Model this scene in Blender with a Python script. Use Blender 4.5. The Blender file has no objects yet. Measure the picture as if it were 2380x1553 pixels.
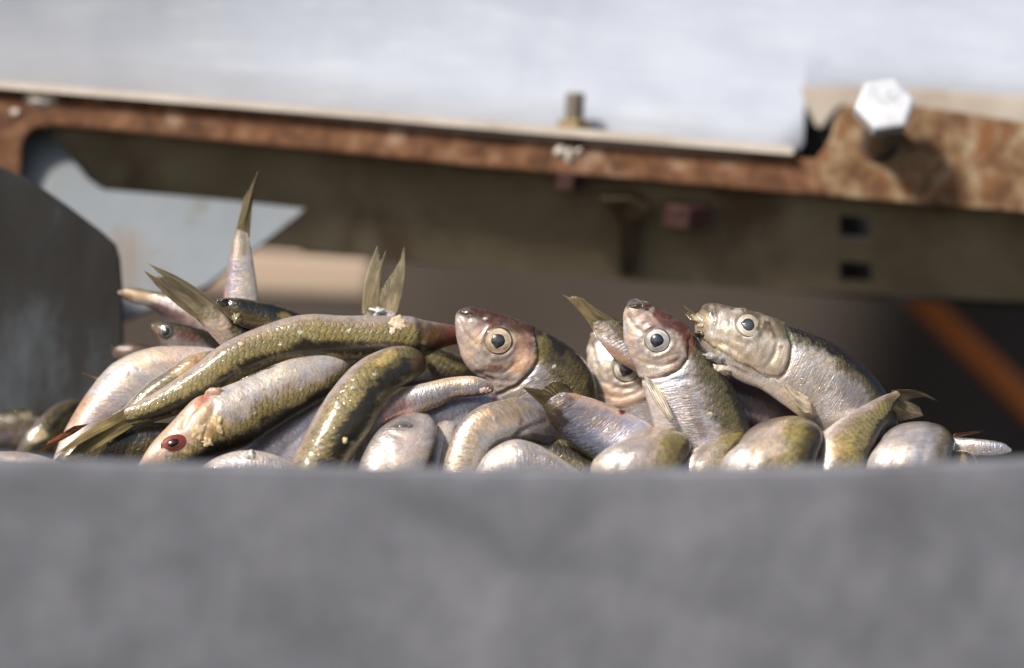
import bpy, bmesh, math, random
import numpy as np
from mathutils import Vector, Matrix

random.seed(7)
rng = np.random.default_rng(11)
scene = bpy.context.scene
COL = scene.collection

# ------------------------------------------------------------------ camera
DIST = 1.5                      # camera to the plane of sharp focus (m)
WIDTH = 0.34                    # width of the picture at that plane (m)
S = WIDTH / 2380.0              # metres per unit of the 2380 x 1553 layout grid
cam_d = bpy.data.cameras.new('camera')
cam = bpy.data.objects.new('camera', cam_d)
COL.objects.link(cam)
cam.location = (0, -DIST, 0)
cam.rotation_euler = (math.radians(90), 0, 0)
cam_d.sensor_width = 36.0
cam_d.lens = DIST * 36.0 / WIDTH
cam_d.clip_start = 0.05
cam_d.clip_end = 50
cam_d.dof.use_dof = True
cam_d.dof.focus_distance = DIST - 0.006
cam_d.dof.aperture_fstop = 3.45
cam_d.dof.aperture_blades = 0
scene.camera = cam

# ------------------------------------------------------------------ light
SUN_EL, SUN_AZ = 40.0, -38.0     # elevation; azimuth to the right of straight behind the camera
world = bpy.data.worlds.new('World')
scene.world = world
world.use_nodes = True
wn = world.node_tree
wn.nodes.clear()
w_out = wn.nodes.new('ShaderNodeOutputWorld')
w_bg = wn.nodes.new('ShaderNodeBackground')
w_sky = wn.nodes.new('ShaderNodeTexSky')
w_sky.sky_type = 'NISHITA'
w_sky.sun_disc = False
w_sky.sun_elevation = math.radians(SUN_EL)
w_sky.sun_rotation = math.radians(180 - SUN_AZ)
w_sky.air_density = 1.0
w_sky.dust_density = 2.5
w_bg.inputs['Strength'].default_value = 0.075
wn.links.new(w_sky.outputs[0], w_bg.inputs[0])
wn.links.new(w_bg.outputs[0], w_out.inputs[0])

sun_d = bpy.data.lights.new('sun', 'SUN')
sun_d.energy = 3.7
sun_d.angle = math.radians(6)
sun_d.color = (1.0, 0.93, 0.84)
sun = bpy.data.objects.new('sun', sun_d)
COL.objects.link(sun)
_el, _az = math.radians(SUN_EL), math.radians(SUN_AZ)
to_sun = Vector((math.sin(_az) * math.cos(_el), -math.cos(_az) * math.cos(_el), math.sin(_el)))
sun.rotation_euler = to_sun.to_track_quat('Z', 'Y').to_euler()
sun.location = to_sun * 3

vs = scene.view_settings
vs.view_transform = 'Standard'
vs.look = 'None'
vs.exposure = 0.24
vs.gamma = 1.0
vs.use_curve_mapping = False
scene.render.engine = 'CYCLES'
scene.cycles.use_denoising = True
scene.cycles.max_bounces = 8
scene.cycles.transparent_max_bounces = 12
scene.cycles.sample_clamp_indirect = 6.0


# ------------------------------------------------------------------ helpers
def P(px, py, Y):
    """layout-grid point at depth Y (mm behind the focus plane) -> world metres"""
    y = Y * 0.001
    k = (DIST + y) / DIST
    return np.array(((px - 1190.0) * S * k, y, (776.5 - py) * S * k))


def to_px(p):
    k = DIST / (DIST + p[..., 1])
    return p[..., 0] * k / S + 1190.0, 776.5 - p[..., 2] * k / S


def srgb(r, g, b):
    out = []
    for c in (r, g, b):
        c = c / 255.0
        out.append(c / 12.92 if c <= 0.04045 else ((c + 0.055) / 1.055) ** 2.4)
    return np.array(out)


def _hash(ix, iy, iz):
    h = (ix * 374761393 + iy * 668265263 + iz * 2147483647 + 1013904223) & 0xFFFFFFFF
    h = ((h ^ (h >> 13)) * 1274126177) & 0xFFFFFFFF
    h = (h ^ (h >> 16)) & 0xFFFFFFFF
    return h.astype(np.float64) / 4294967295.0


def vnoise(x, y, z):
    """value noise, 0..1"""
    x, y, z = np.broadcast_arrays(np.asarray(x, float), np.asarray(y, float), np.asarray(z, float))
    ix, iy, iz = (np.floor(a).astype(np.int64) for a in (x, y, z))
    fx, fy, fz = x - ix, y - iy, z - iz
    fx, fy, fz = (f * f * (3 - 2 * f) for f in (fx, fy, fz))
    r = 0
    for dx in (0, 1):
        for dy in (0, 1):
            for dz in (0, 1):
                w = (fx if dx else 1 - fx) * (fy if dy else 1 - fy) * (fz if dz else 1 - fz)
                r = r + w * _hash(ix + dx, iy + dy, iz + dz)
    return r


def fbm(x, y, z, o=3):
    r, a, t = 0, 1.0, 0
    for k in range(o):
        r = r + a * vnoise(x * 2 ** k + 17 * k, y * 2 ** k, z * 2 ** k + 5 * k)
        t += a
        a *= 0.5
    return r / t


def sstep(a, b, x):
    t = np.clip((x - a) / (b - a), 0, 1)
    return t * t * (3 - 2 * t)


def mesh_obj(name, verts, faces, mat, parent=None, origin=None, smooth=True, attrs=None):
    verts = np.asarray(verts, float)
    if origin is None:
        origin = verts.mean(axis=0)
        if parent is None:
            origin = np.array((origin[0], origin[1], verts[:, 2].min()))
    origin = np.asarray(origin, float)
    me = bpy.data.meshes.new(name)
    me.from_pydata([tuple(v) for v in (verts - origin)], [], faces)
    if smooth:
        me.polygons.foreach_set('use_smooth', [True] * len(me.polygons))
    if attrs:
        for k, (typ, data) in attrs.items():
            at = me.attributes.new(k, typ, 'POINT')
            at.data.foreach_set('color' if typ == 'FLOAT_COLOR' else 'vector', np.asarray(data, np.float32).ravel())
    me.update()
    o = bpy.data.objects.new(name, me)
    COL.objects.link(o)
    if mat:
        me.materials.append(mat)
    o['w_origin'] = [float(a) for a in origin]
    if parent is not None:
        o.parent = parent
        po = np.array(parent['w_origin'])
        o.location = tuple(origin - po)
    else:
        o.location = tuple(origin)
    return o


def empty(name, loc):
    o = bpy.data.objects.new(name, None)
    COL.objects.link(o)
    o.location = tuple(loc)
    o['w_origin'] = [float(a) for a in loc]
    o.empty_display_size = 0.02
    return o


def tag(o, label=None, cat=None, group=None, kind=None):
    if label: o['label'] = label
    if cat: o['category'] = cat
    if group: o['group'] = group
    if kind: o['kind'] = kind
    return o


# ------------------------------------------------------------------ materials
class NT:
    def __init__(self, name):
        self.m = bpy.data.materials.new(name)
        self.m.use_nodes = True
        self.t = self.m.node_tree
        self.t.nodes.clear()
        self.out = self.n('ShaderNodeOutputMaterial')

    def n(self, typ, **kw):
        nd = self.t.nodes.new(typ)
        for k, v in kw.items():
            if k.startswith('i_'):
                key = k[2:]
                key = int(key) if key.isdigit() else key.replace('_', ' ')
                self.set(nd, key, v)
            else:
                setattr(nd, k, v)
        return nd

    def set(self, nd, key, v):
        if isinstance(v, bpy.types.NodeSocket):
            self.t.links.new(v, nd.inputs[key])
        elif isinstance(v, bpy.types.Node):
            self.t.links.new(v.outputs[0], nd.inputs[key])
        else:
            nd.inputs[key].default_value = v

    def math(self, op, a, b=0.0, c=None):
        nd = self.n('ShaderNodeMath', operation=op)
        self.set(nd, 0, a); self.set(nd, 1, b)
        if c is not None: self.set(nd, 2, c)
        return nd.outputs[0]

    def mix(self, fac, a, b, blend='MIX'):
        nd = self.n('ShaderNodeMix', data_type='RGBA', blend_type=blend)
        self.set(nd, 0, fac); self.set(nd, 6, a); self.set(nd, 7, b)
        return nd.outputs[2]

    def maprange(self, v, a, b, c, d):
        nd = self.n('ShaderNodeMapRange', interpolation_type='SMOOTHSTEP')
        for i, x in enumerate((v, a, b, c, d)): self.set(nd, i, x)
        return nd.outputs[0]

    def noise(self, vec, scale, detail=3.0, rough=0.55, dist=0.0):
        nd = self.n('ShaderNodeTexNoise')
        self.set(nd, 'Vector', vec)
        nd.inputs['Scale'].default_value = scale
        nd.inputs['Detail'].default_value = detail
        nd.inputs['Roughness'].default_value = rough
        nd.inputs['Distortion'].default_value = dist
        return nd.outputs[0]

    def scalevec(self, vec, s):
        nd = self.n('ShaderNodeVectorMath', operation='MULTIPLY')
        self.set(nd, 0, vec); nd.inputs[1].default_value = s
        return nd.outputs[0]

    def ramp(self, fac, stops):
        nd = self.n('ShaderNodeValToRGB')
        self.set(nd, 0, fac)
        cr = nd.color_ramp
        while len(cr.elements) < len(stops): cr.elements.new(0.5)
        for e, (p, c) in zip(cr.elements, stops):
            e.position = p; e.color = (*c, 1.0)
        return nd.outputs[0]

    def bump(self, h, strength, dist, normal=None):
        nd = self.n('ShaderNodeBump')
        nd.inputs['Strength'].default_value = strength
        nd.inputs['Distance'].default_value = dist
        self.set(nd, 'Height', h)
        if normal is not None: self.set(nd, 'Normal', normal)
        return nd.outputs[0]

    def principled(self, **kw):
        nd = self.n('ShaderNodeBsdfPrincipled')
        for k, v in kw.items(): self.set(nd, k.replace('_', ' '), v)
        return nd

    def finish(self, sh):
        self.t.links.new(sh.outputs[0], self.out.inputs[0])
        return self.m


def c4(c): return (float(c[0]), float(c[1]), float(c[2]), 1.0)


def make_skin():
    t = NT('wet_fish_skin')
    col = t.n('ShaderNodeAttribute', attribute_name='Col').outputs['Color']
    uvw = t.n('ShaderNodeAttribute', attribute_name='uvw').outputs['Vector']
    msk = t.n('ShaderNodeSeparateColor')
    t.set(msk, 0, t.n('ShaderNodeAttribute', attribute_name='msk').outputs['Color'])
    m_scale, m_silver, m_rough = msk.outputs[0], msk.outputs[1], msk.outputs[2]
    # scales: staggered rows of overlapping arcs, warped a little
    warp = t.n('ShaderNodeVectorMath', operation='ADD')
    nz = t.n('ShaderNodeTexNoise'); t.set(nz, 'Vector', uvw); nz.inputs['Scale'].default_value = 0.4
    nzc = t.scalevec(nz.outputs[1], (1.3, 1.3, 0.0))
    t.set(warp, 0, t.scalevec(uvw, (0.50, 0.66, 0.0))); t.set(warp, 1, nzc)
    wx = t.n('ShaderNodeSeparateXYZ'); t.set(wx, 0, warp.outputs[0])
    row = t.math('FLOOR', wx.outputs[1])
    fy = t.math('SUBTRACT', t.math('SUBTRACT', wx.outputs[1], row), 0.5)
    ush = t.math('ADD', wx.outputs[0], t.math('MULTIPLY', t.math('PINGPONG', row, 1.0), 0.5))
    fx = t.math('FRACT', t.math('ADD', ush, t.math('MULTIPLY', t.math('MULTIPLY', fy, fy), 1.7)))
    edge = t.maprange(t.math('ABSOLUTE', t.math('SUBTRACT', fx, 0.5)), 0.04, 0.26, 1.0, 0.0)
    brk = t.maprange(t.noise(uvw, 0.8, 4, 0.65), 0.42, 0.66, 0.04, 1.0)
    edge_m = t.math('MULTIPLY', t.math('MULTIPLY', edge, brk), m_scale)
    # mottling
    mot = t.maprange(t.noise(uvw, 0.33, 4, 0.6), 0.25, 0.75, 0.74, 1.20)
    calm = t.math('SUBTRACT', 1.0, t.math('MULTIPLY', m_silver, 0.65))
    mot = t.math('ADD', 1.0, t.math('MULTIPLY', t.math('SUBTRACT', mot, 1.0), calm))
    col1 = t.mix(1.0, col, t.n('ShaderNodeCombineColor', i_0=mot, i_1=mot, i_2=mot).outputs[0], 'MULTIPLY')
    mot2 = t.maprange(t.noise(uvw, 1.5, 4, 0.65), 0.3, 0.7, 0.80, 1.15)
    mot2 = t.math('ADD', 1.0, t.math('MULTIPLY', t.math('SUBTRACT', mot2, 1.0), calm))
    col1 = t.mix(1.0, col1, t.n('ShaderNodeCombineColor', i_0=mot2, i_1=mot2, i_2=mot2).outputs[0], 'MULTIPLY')
    hue = t.maprange(t.noise(t.scalevec(uvw, (1, 1, 2.3)), 0.22, 4, 0.6), 0.38, 0.62, 0.0, 1.0)
    col1 = t.mix(1.0, col1, t.mix(hue, (1.06, 1.0, 0.90, 1), (0.93, 0.96, 1.04, 1)), 'MULTIPLY')
    col2 = t.mix(t.math('MULTIPLY', edge_m, 0.62), col1, c4(srgb(38, 34, 24)))
    speck = t.maprange(t.noise(uvw, 2.6, 2), 0.60, 0.70, 0.0, 1.0)
    col3 = t.mix(t.math('MULTIPLY', t.math('MULTIPLY', speck, m_scale), 0.45), col2, c4(srgb(45, 38, 24)))
    # striations of the silver flank
    stv = t.scalevec(uvw, (2.3, 0.20, 1.0))
    stri = t.noise(stv, 1.0, 3, 0.6, 0.4)
    strm = t.maprange(stri, 0.3, 0.7, 0.82, 1.12)
    col4 = t.mix(m_silver, col3, t.mix(1.0, col3, t.n('ShaderNodeCombineColor', i_0=strm, i_1=strm, i_2=strm).outputs[0], 'MULTIPLY'))
    # relief
    h_scale = t.math('MULTIPLY', t.math('MULTIPLY', t.math('SUBTRACT', 1.0, edge), 0.55), t.math('ADD', m_scale, 0.12))
    h_str = t.math('MULTIPLY', stri, t.math('MULTIPLY', m_silver, 1.0))
    h_n = t.math('MULTIPLY', t.noise(uvw, 0.75, 4, 0.6), t.math('MULTIPLY', calm, 0.9))
    h_f = t.math('MULTIPLY', t.noise(uvw, 3.2, 3, 0.6), 0.28)
    h = t.math('ADD', t.math('ADD', h_scale, h_str), t.math('ADD', h_n, h_f))
    nrm = t.bump(h, 0.9, 0.00022)
    wet = t.bump(t.math('ADD', t.noise(uvw, 0.55, 4, 0.62, 0.6), t.math('ADD', t.math('MULTIPLY', h_scale, 0.55), t.math('MULTIPLY', h_str, 0.30))), 0.8, 0.00016)
    rough = t.math('ADD', t.maprange(t.noise(uvw, 0.6, 3), 0.3, 0.7, 0.22, 0.40), t.math('MULTIPLY', m_rough, 0.25))
    b = t.principled(Base_Color=col4, Roughness=rough, Metallic=t.math('MULTIPLY', m_silver, 0.68),
                     Normal=nrm, Coat_Weight=t.math('SUBTRACT', 0.95, t.math('MULTIPLY', m_rough, 0.6)),
                     Coat_Roughness=0.045, Coat_IOR=1.5, Coat_Normal=wet, IOR=1.42)
    b.inputs['Subsurface Weight'].default_value = 0.0
    return t.finish(b)


def make_fin():
    t = NT('fin_membrane')
    col = t.n('ShaderNodeAttribute', attribute_name='Col').outputs['Color']
    uvw = t.n('ShaderNodeAttribute', attribute_name='uvw').outputs['Vector']
    sp = t.n('ShaderNodeSeparateXYZ'); t.set(sp, 0, uvw)
    wob = t.math('MULTIPLY', t.noise(t.scalevec(uvw, (0.3, 0.8, 1.0)), 1.0, 2), 1.2)
    sw = t.math('SINE', t.math('MULTIPLY', t.math('ADD', sp.outputs[1], t.math('MULTIPLY', wob, 0.3)), 2.4 * 2 * math.pi))
    ray = t.math('ADD', t.math('MULTIPLY', sw, 0.22), t.noise(t.scalevec(uvw, (0.5, 2.4, 1.0)), 1.0, 3, 0.6))
    rm = t.maprange(ray, 0.34, 0.66, 0.0, 1.0)
    c = t.mix(t.math('MULTIPLY', rm, 0.85), t.mix(1.0, col, c4((1.45, 1.42, 1.38)), 'MULTIPLY'), t.mix(1.0, col, c4((0.36, 0.32, 0.26)), 'MULTIPLY'))
    blot = t.maprange(t.noise(t.scalevec(uvw, (0.25, 0.5, 1.0)), 1.0, 3), 0.35, 0.65, 0.65, 1.2)
    c = t.mix(1.0, c, t.n('ShaderNodeCombineColor', i_0=blot, i_1=blot, i_2=blot).outputs[0], 'MULTIPLY')
    nrm = t.bump(ray, 0.8, 0.0003)
    b = t.principled(Base_Color=c, Roughness=0.38, Normal=nrm, Coat_Weight=0.7, Coat_Roughness=0.12)
    tl = t.n('ShaderNodeBsdfTranslucent'); t.set(tl, 0, c)
    tr = t.n('ShaderNodeBsdfTransparent')
    m1 = t.n('ShaderNodeMixShader', i_0=0.30); t.set(m1, 1, b); t.set(m1, 2, tl)
    sep = t.n('ShaderNodeSeparateXYZ'); t.set(sep, 0, uvw)
    thin = t.math('MULTIPLY', t.math('SUBTRACT', 1.0, rm), t.math('MULTIPLY', sep.outputs[2], 0.9))
    m2 = t.n('ShaderNodeMixShader'); t.set(m2, 0, thin); t.set(m2, 1, m1); t.set(m2, 2, tr)
    return t.finish(m2)


def make_vcol(name, rough, coat, coat_rough=0.04, metallic=0.0):
    t = NT(name)
    col = t.n('ShaderNodeAttribute', attribute_name='Col').outputs['Color']
    geo = t.n('ShaderNodeTexCoord').outputs['Object']
    k = t.maprange(t.noise(geo, 900.0, 3), 0.3, 0.7, 0.85, 1.12)
    c = t.mix(1.0, col, t.n('ShaderNodeCombineColor', i_0=k, i_1=k, i_2=k).outputs[0], 'MULTIPLY')
    b = t.principled(Base_Color=c, Roughness=rough, Coat_Weight=coat, Coat_Roughness=coat_rough, Metallic=metallic,
                     Normal=t.bump(t.noise(geo, 700.0, 3), 0.35, 0.0002))
    return t.finish(b)


def make_plain(name, stops, scale, rough=(0.4, 0.6), metallic=0.0, stretch=(1, 1, 1), bump=0.3, bump_d=0.0004,
               detail=6, spots=None, dist=0.3):
    """weathered surface: a noise-driven colour ramp in object space, optional second layer of stains"""
    t = NT(name)
    co = t.scalevec(t.n('ShaderNodeTexCoord').outputs['Object'], stretch)
    n = t.noise(co, scale, detail, 0.62, dist)
    c = t.ramp(n, stops)
    if spots:
        for (sc, lo, hi, colr, amt, strch) in spots:
            cs = t.scalevec(t.n('ShaderNodeTexCoord').outputs['Object'], strch)
            f = t.maprange(t.noise(cs, sc, 5, 0.6, 0.3), lo, hi, 0.0, amt)
            c = t.mix(f, c, c4(colr))
    r = t.maprange(t.noise(co, scale * 1.7, 4), 0.3, 0.7, rough[0], rough[1])
    b = t.principled(Base_Color=c, Roughness=r, Metallic=metallic, Normal=t.bump(t.noise(co, scale * 3, 6, 0.65), bump, bump_d))
    return t.finish(b)


SKIN = make_skin()
FIN = make_fin()
IRIS = make_vcol('fish_iris', 0.28, 1.0, 0.05, 0.25)
PUPIL = make_vcol('fish_pupil', 0.25, 1.0, 0.03)
FLESH = make_vcol('torn_flesh', 0.4, 0.9, 0.08)

# ------------------------------------------------------------------ fish builder
PAL = dict(dors=srgb(48, 43, 31), olive=srgb(122, 111, 72), mid=srgb(118, 107, 92), silv=srgb(180, 176, 180), bell=srgb(206, 197, 190))
PALS = {
    'olive': {},
    'gold': dict(olive=srgb(143, 130, 84), mid=srgb(150, 132, 108), silv=srgb(176, 162, 152), dors=srgb(46, 40, 28)),
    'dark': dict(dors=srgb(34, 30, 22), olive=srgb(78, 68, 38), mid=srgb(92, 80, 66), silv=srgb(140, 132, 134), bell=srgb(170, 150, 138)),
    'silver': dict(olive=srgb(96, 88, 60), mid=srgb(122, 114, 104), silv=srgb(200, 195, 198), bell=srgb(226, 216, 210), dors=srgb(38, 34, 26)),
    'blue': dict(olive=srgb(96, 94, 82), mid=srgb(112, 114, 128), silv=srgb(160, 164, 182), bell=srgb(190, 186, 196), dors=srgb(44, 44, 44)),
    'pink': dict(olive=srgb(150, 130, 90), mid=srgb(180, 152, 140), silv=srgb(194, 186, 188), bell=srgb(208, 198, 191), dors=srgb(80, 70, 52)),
    'plum_shade': dict(dors=srgb(40, 34, 36), olive=srgb(66, 54, 58), mid=srgb(82, 66, 78), silv=srgb(104, 88, 104), bell=srgb(140, 118, 124)),  # the hollow's shade is put into this dark purple skin
}
FISH = []


def catmull(xs, pts, xq):
    """non-uniform Catmull-Rom"""
    xs = np.asarray(xs, float); pts = np.asarray(pts, float)
    n = len(xs)
    m = np.zeros_like(pts)
    for i in range(n):
        if i == 0: m[i] = (pts[1] - pts[0]) / (xs[1] - xs[0])
        elif i == n - 1: m[i] = (pts[-1] - pts[-2]) / (xs[-1] - xs[-2])
        else:
            d0 = (pts[i] - pts[i - 1]) / (xs[i] - xs[i - 1]); d1 = (pts[i + 1] - pts[i]) / (xs[i + 1] - xs[i])
            w = (xs[i + 1] - xs[i]) / (xs[i + 1] - xs[i - 1])
            m[i] = d0 * w + d1 * (1 - w)
    k = np.clip(np.searchsorted(xs, xq, side='right') - 1, 0, n - 2)
    h = (xs[k + 1] - xs[k])[:, None]
    t = ((xq - xs[k]) / (xs[k + 1] - xs[k]))[:, None]
    return ((2 * t ** 3 - 3 * t ** 2 + 1) * pts[k] + (t ** 3 - 2 * t ** 2 + t) * h * m[k]
            + (-2 * t ** 3 + 3 * t ** 2) * pts[k + 1] + (t ** 3 - t ** 2) * h * m[k + 1])


def seg_dist(px, py, poly):
    d = np.full(px.shape, 1e9); side = np.zeros(px.shape)
    for (x0, y0), (x1, y1) in zip(poly[:-1], poly[1:]):
        dx, dy = x1 - x0, y1 - y0
        t = np.clip(((px - x0) * dx + (py - y0) * dy) / (dx * dx + dy * dy + 1e-9), 0, 1)
        ex, ey = px - (x0 + t * dx), py - (y0 + t * dy)
        dd = np.hypot(ex, ey)
        s = np.sign(dx * (py - y0) - dy * (px - x0))
        side = np.where(dd < d, s, side); d = np.minimum(d, dd)
    return d, side


class Fish:
    pass


def fish(label, st, tau=(0.0, 1.0), roll=0.0, thick=0.5, pal='olive', cap=(0.7, 0.7), seed=0, scales=1.0, silver=1.0,
         creases=(), patches=(), head=None, m=56, lumpy=0.02, ang=(15, 48, 74, 104), res=0.75, rollend=None, keel=0.25, flat=0.8):
    """st: stations (ax, ay, bx, by, Y[, thick]); edge A / edge B of the outline on the layout grid, Y depth in mm.
       theta = 0 at edge A, 90 deg towards the viewer, 180 at edge B; `roll` = theta of the back ridge."""
    f = Fish()
    rows = []
    for s_ in st:
        ax, ay, bx, by, Y = s_[:5]
        th = s_[5] if len(s_) > 5 else thick
        a, b = P(ax, ay, Y), P(bx, by, Y)
        rows.append(np.concatenate(((a + b) / 2, (a - b) / 2, [th])))
    rows = np.array(rows)
    seg = np.linalg.norm(np.diff(rows[:, :3], axis=0), axis=1)
    xs = np.concatenate(([0], np.cumsum(seg)))
    L = xs[-1]
    n = int(max(36, L * 1000 / res))
    q = np.linspace(0, L, n)
    R = catmull(xs, rows, q)
    C, E, TH = R[:, :3], R[:, 3:6], R[:, 6]
    T = np.gradient(C, axis=0)
    T /= np.linalg.norm(T, axis=1)[:, None] + 1e-12
    D = np.zeros_like(C)
    prev = np.array((0, -1.0, 0))
    for i in range(n):
        e = E[i]
        d = np.cross(T[i], e)
        ln = np.linalg.norm(d)
        if ln < 1e-9: d = prev.copy()
        else: d /= ln
        if np.dot(d, prev) < 0: d = -d
        prev = d
        D[i] = d * np.linalg.norm(e) * TH[i]
    # rounded ends
    tq = tau[0] + (tau[1] - tau[0]) * q / L
    uq = q * 1000
    def endcap(i, sgn, ln):
        cs, es, ds, ts, us = [], [], [], [], []
        rad = np.linalg.norm(E[i])
        for k in range(1, 7):
            a = k / 6 * math.pi / 2
            cs.append(C[i] + T[i] * sgn * rad * abs(ln) * math.sin(a) * (1 if ln >= 0 else -1))
            sc = max(math.cos(a), 0.03)
            es.append(E[i] * sc); ds.append(D[i] * sc); ts.append(tq[i])
            us.append(uq[i] + sgn * rad * 1000 * abs(ln) * math.sin(a))
        return cs, es, ds, ts, us
    c0, c1 = endcap(0, -1, cap[0]), endcap(n - 1, 1, cap[1])
    C = np.array(c0[0][::-1] + list(C) + c1[0]); E = np.array(c0[1][::-1] + list(E) + c1[1]); D = np.array(c0[2][::-1] + list(D) + c1[2])
    tq = np.array(c0[3][::-1] + list(tq) + c1[3]); uq = np.array(c0[4][::-1] + list(uq) + c1[4])
    N = len(C)
    th = np.linspace(-math.pi / 2, 1.5 * math.pi, m + 1)         # seam on the far side
    ct, sn = np.cos(th), np.sin(th)
    kk = 1.0 - keel * np.abs(ct) ** 3
    sq = np.sign(sn) * np.abs(sn) ** flat
    cq = np.sign(ct) * np.abs(ct) ** 0.95
    V = C[:, None, :] + E[:, None, :] * cq[None, :, None] + D[:, None, :] * (sq * kk)[None, :, None]
    rad = V - C[:, None, :]
    rl = np.linalg.norm(rad, axis=2)[..., None] + 1e-9
    nrm = rad / rl
    sx, sy, sz = V[..., 0] * 1000, V[..., 1] * 1000, V[..., 2] * 1000
    lump = (fbm(sx * 0.11 + seed, sy * 0.11, sz * 0.11) - 0.5) * 2 * lumpy + (fbm(sx * 0.45, sy * 0.45 + seed, sz * 0.45, 2) - 0.5) * lumpy * 0.5
    V = V + rad * lump[..., None]
    px, py = to_px(V)
    front = sstep(-0.25, 0.1, sn)[None, :] * np.ones((N, 1))
    roll1 = roll if rollend is None else roll + (rollend - roll) * np.clip((uq - uq[6]) / (uq[-7] - uq[6] + 1e-9), 0, 1)[:, None]
    phi = np.degrees(th)[None, :] - roll1
    phi = (phi + 180) % 360 - 180 + np.zeros((N, 1))
    tt = np.broadcast_to(tq[:, None], phi.shape)
    uu = np.broadcast_to(uq[:, None], phi.shape)
    circ = np.sqrt((np.linalg.norm(E, axis=1) ** 2 + np.linalg.norm(D, axis=1) ** 2) / 2) * 1000
    vv = np.radians(phi) * np.median(circ)
    # ---- colour of the skin by position on the fish
    p = dict(PAL); p.update(PALS[pal])
    nA = (fbm(uu * 0.16 + seed, vv * 0.3, seed) - 0.5)
    psi = np.abs(phi) + nA * 34 + (fbm(uu * 0.9 + seed, vv * 0.5, seed + 9) - 0.5) * 22
    col = np.zeros(phi.shape + (3,)) + p['dors']
    def lay(mask, c):
        nonlocal col
        col = col * (1 - mask[..., None]) + np.asarray(c) * mask[..., None]
    a0, a1, a2, a3 = ang
    lay(sstep(a0 - 7, a0 + 8, psi), p['olive'])
    lay(sstep(a1 - 8, a1 + 12, psi), p['mid'])
    lay(sstep(a2 - 9, a2 + 14, psi), p['silv'])
    lay(sstep(a3 - 14, a3 + 26, psi), p['bell'])
    m_scale = (sstep(8, 20, psi) * (1 - sstep(a1 + 2, a2 + 14, psi)) * 1.0 + 0.18 * sstep(a2, a3, psi)) * scales
    m_silver = sstep(a2 - 6, a2 + 16, psi) * (1 - 0.55 * sstep(130, 165, psi)) * silver
    m_rough = 0.12 + 0.25 * vnoise(uu * 0.2, vv * 0.2, seed + 3)
    if head is not None:
        # head: bare skin without scales. head = polyline of the gill-cover's rear edge, point inside the head
        poly, (hx, hy), hc = head
        d, s = seg_dist(px, py, poly)
        _, s0 = seg_dist(np.array([hx], float), np.array([hy], float), poly)
        inside = sstep(-5, 5, np.where(s == s0[0], d, -d)) * 1.0
        hq = psi
        hcol = np.zeros_like(col) + hc['top']
        hm = sstep(44, 74, hq + (fbm(px * 0.05 + seed, py * 0.05, 3.3) - 0.5) * 40)[..., None]; hcol = hcol * (1 - hm) + hc['cheek'] * hm
        hm = sstep(95, 140, hq)[..., None]; hcol = hcol * (1 - hm) + hc['chin'] * hm
        n1 = fbm(px * 0.055 + seed, py * 0.055, 1.7, 4)[..., None]
        n2 = fbm(px * 0.11 + 9 + seed, py * 0.11, 4.2, 4)[..., None]
        hcol = hcol * (0.70 + 0.6 * n2)
        hcol = hcol + (hc.get('sheen', srgb(232, 224, 204)) - hcol) * sstep(0.55, 0.75, n1) * 0.6
        hcol = hcol + (srgb(190, 152, 132) - hcol) * sstep(0.55, 0.75, 1 - n1) * 0.35
        col = col * (1 - inside[..., None]) + hcol * inside[..., None]
        m_scale = m_scale * (1 - inside); m_silver = m_silver * (1 - 0.55 * inside)
        V = V + nrm * (inside * front * (0.0007 + (fbm(px * 0.09 + seed, py * 0.09, 2.2, 3) - 0.5) * 0.0007))[..., None]
    for cr in creases:
        poly, depth, w = cr[:3]
        d, s = seg_dist(px, py, poly)
        g = np.exp(-(d / w) ** 2) * front
        V = V - nrm * (g * depth * 0.001)[..., None]
        if len(cr) > 3:
            lay(np.clip(np.exp(-(d / (w * 0.8)) ** 2) * front * cr[4], 0, 1), cr[3])
    for (cx, cy, rx, ry, rot, c, amt, *ext) in patches:
        a = math.radians(rot)
        dx, dy = px - cx, py - cy
        ex, ey = (dx * math.cos(a) + dy * math.sin(a)) / rx, (-dx * math.sin(a) + dy * math.cos(a)) / ry
        rr = np.hypot(ex, ey) + (fbm(px * 0.06 + seed, py * 0.06, seed) - 0.5) * (ext[0] if ext else 0.9)
        k = (1 - sstep(0.7, 1.15, rr)) * front * amt
        lay(np.clip(k, 0, 1), c)
        m_scale = m_scale * (1 - 0.7 * k)
    col = np.clip(col, 0.004, 0.95)
    verts = V.reshape(-1, 3)
    M1 = m + 1
    i, j = np.meshgrid(np.arange(N - 1), np.arange(m), indexing='ij')
    a = i * M1 + j
    quads = np.stack((a, a + 1, a + M1 + 1, a + M1), axis=-1).reshape(-1, 4)
    # outward orientation
    v0 = V[N // 2, m // 2]; e1 = V[N // 2, m // 2 + 1] - v0; e2 = V[N // 2 + 1, m // 2] - v0
    if np.dot(np.cross(e1, e2), nrm[N // 2, m // 2]) < 0: quads = quads[:, ::-1]
    attrs = dict(Col=('FLOAT_COLOR', np.concatenate((col.reshape(-1, 3), np.ones((len(verts), 1))), 1)),
                 uvw=('FLOAT_VECTOR', np.stack((uu.ravel() + seed * 31.7, vv.ravel(), np.full(len(verts), seed * 7.3)), 1)),
                 msk=('FLOAT_COLOR', np.stack((np.clip(m_scale, 0, 1).ravel(), np.clip(m_silver, 0, 1).ravel(), np.clip(m_rough, 0, 1).ravel(), np.ones(len(verts))), 1)))
    org = verts.mean(axis=0); org[2] = verts[:, 2].min()
    o = mesh_obj('herring', verts, quads.tolist(), SKIN, origin=org, attrs=attrs)
    tag(o, label, 'fish', 'herring heaped in the trough')
    f.o, f.V, f.px, f.py, f.nrm, f.front = o, V, px, py, nrm, sn
    FISH.append(f)
    return f


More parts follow.
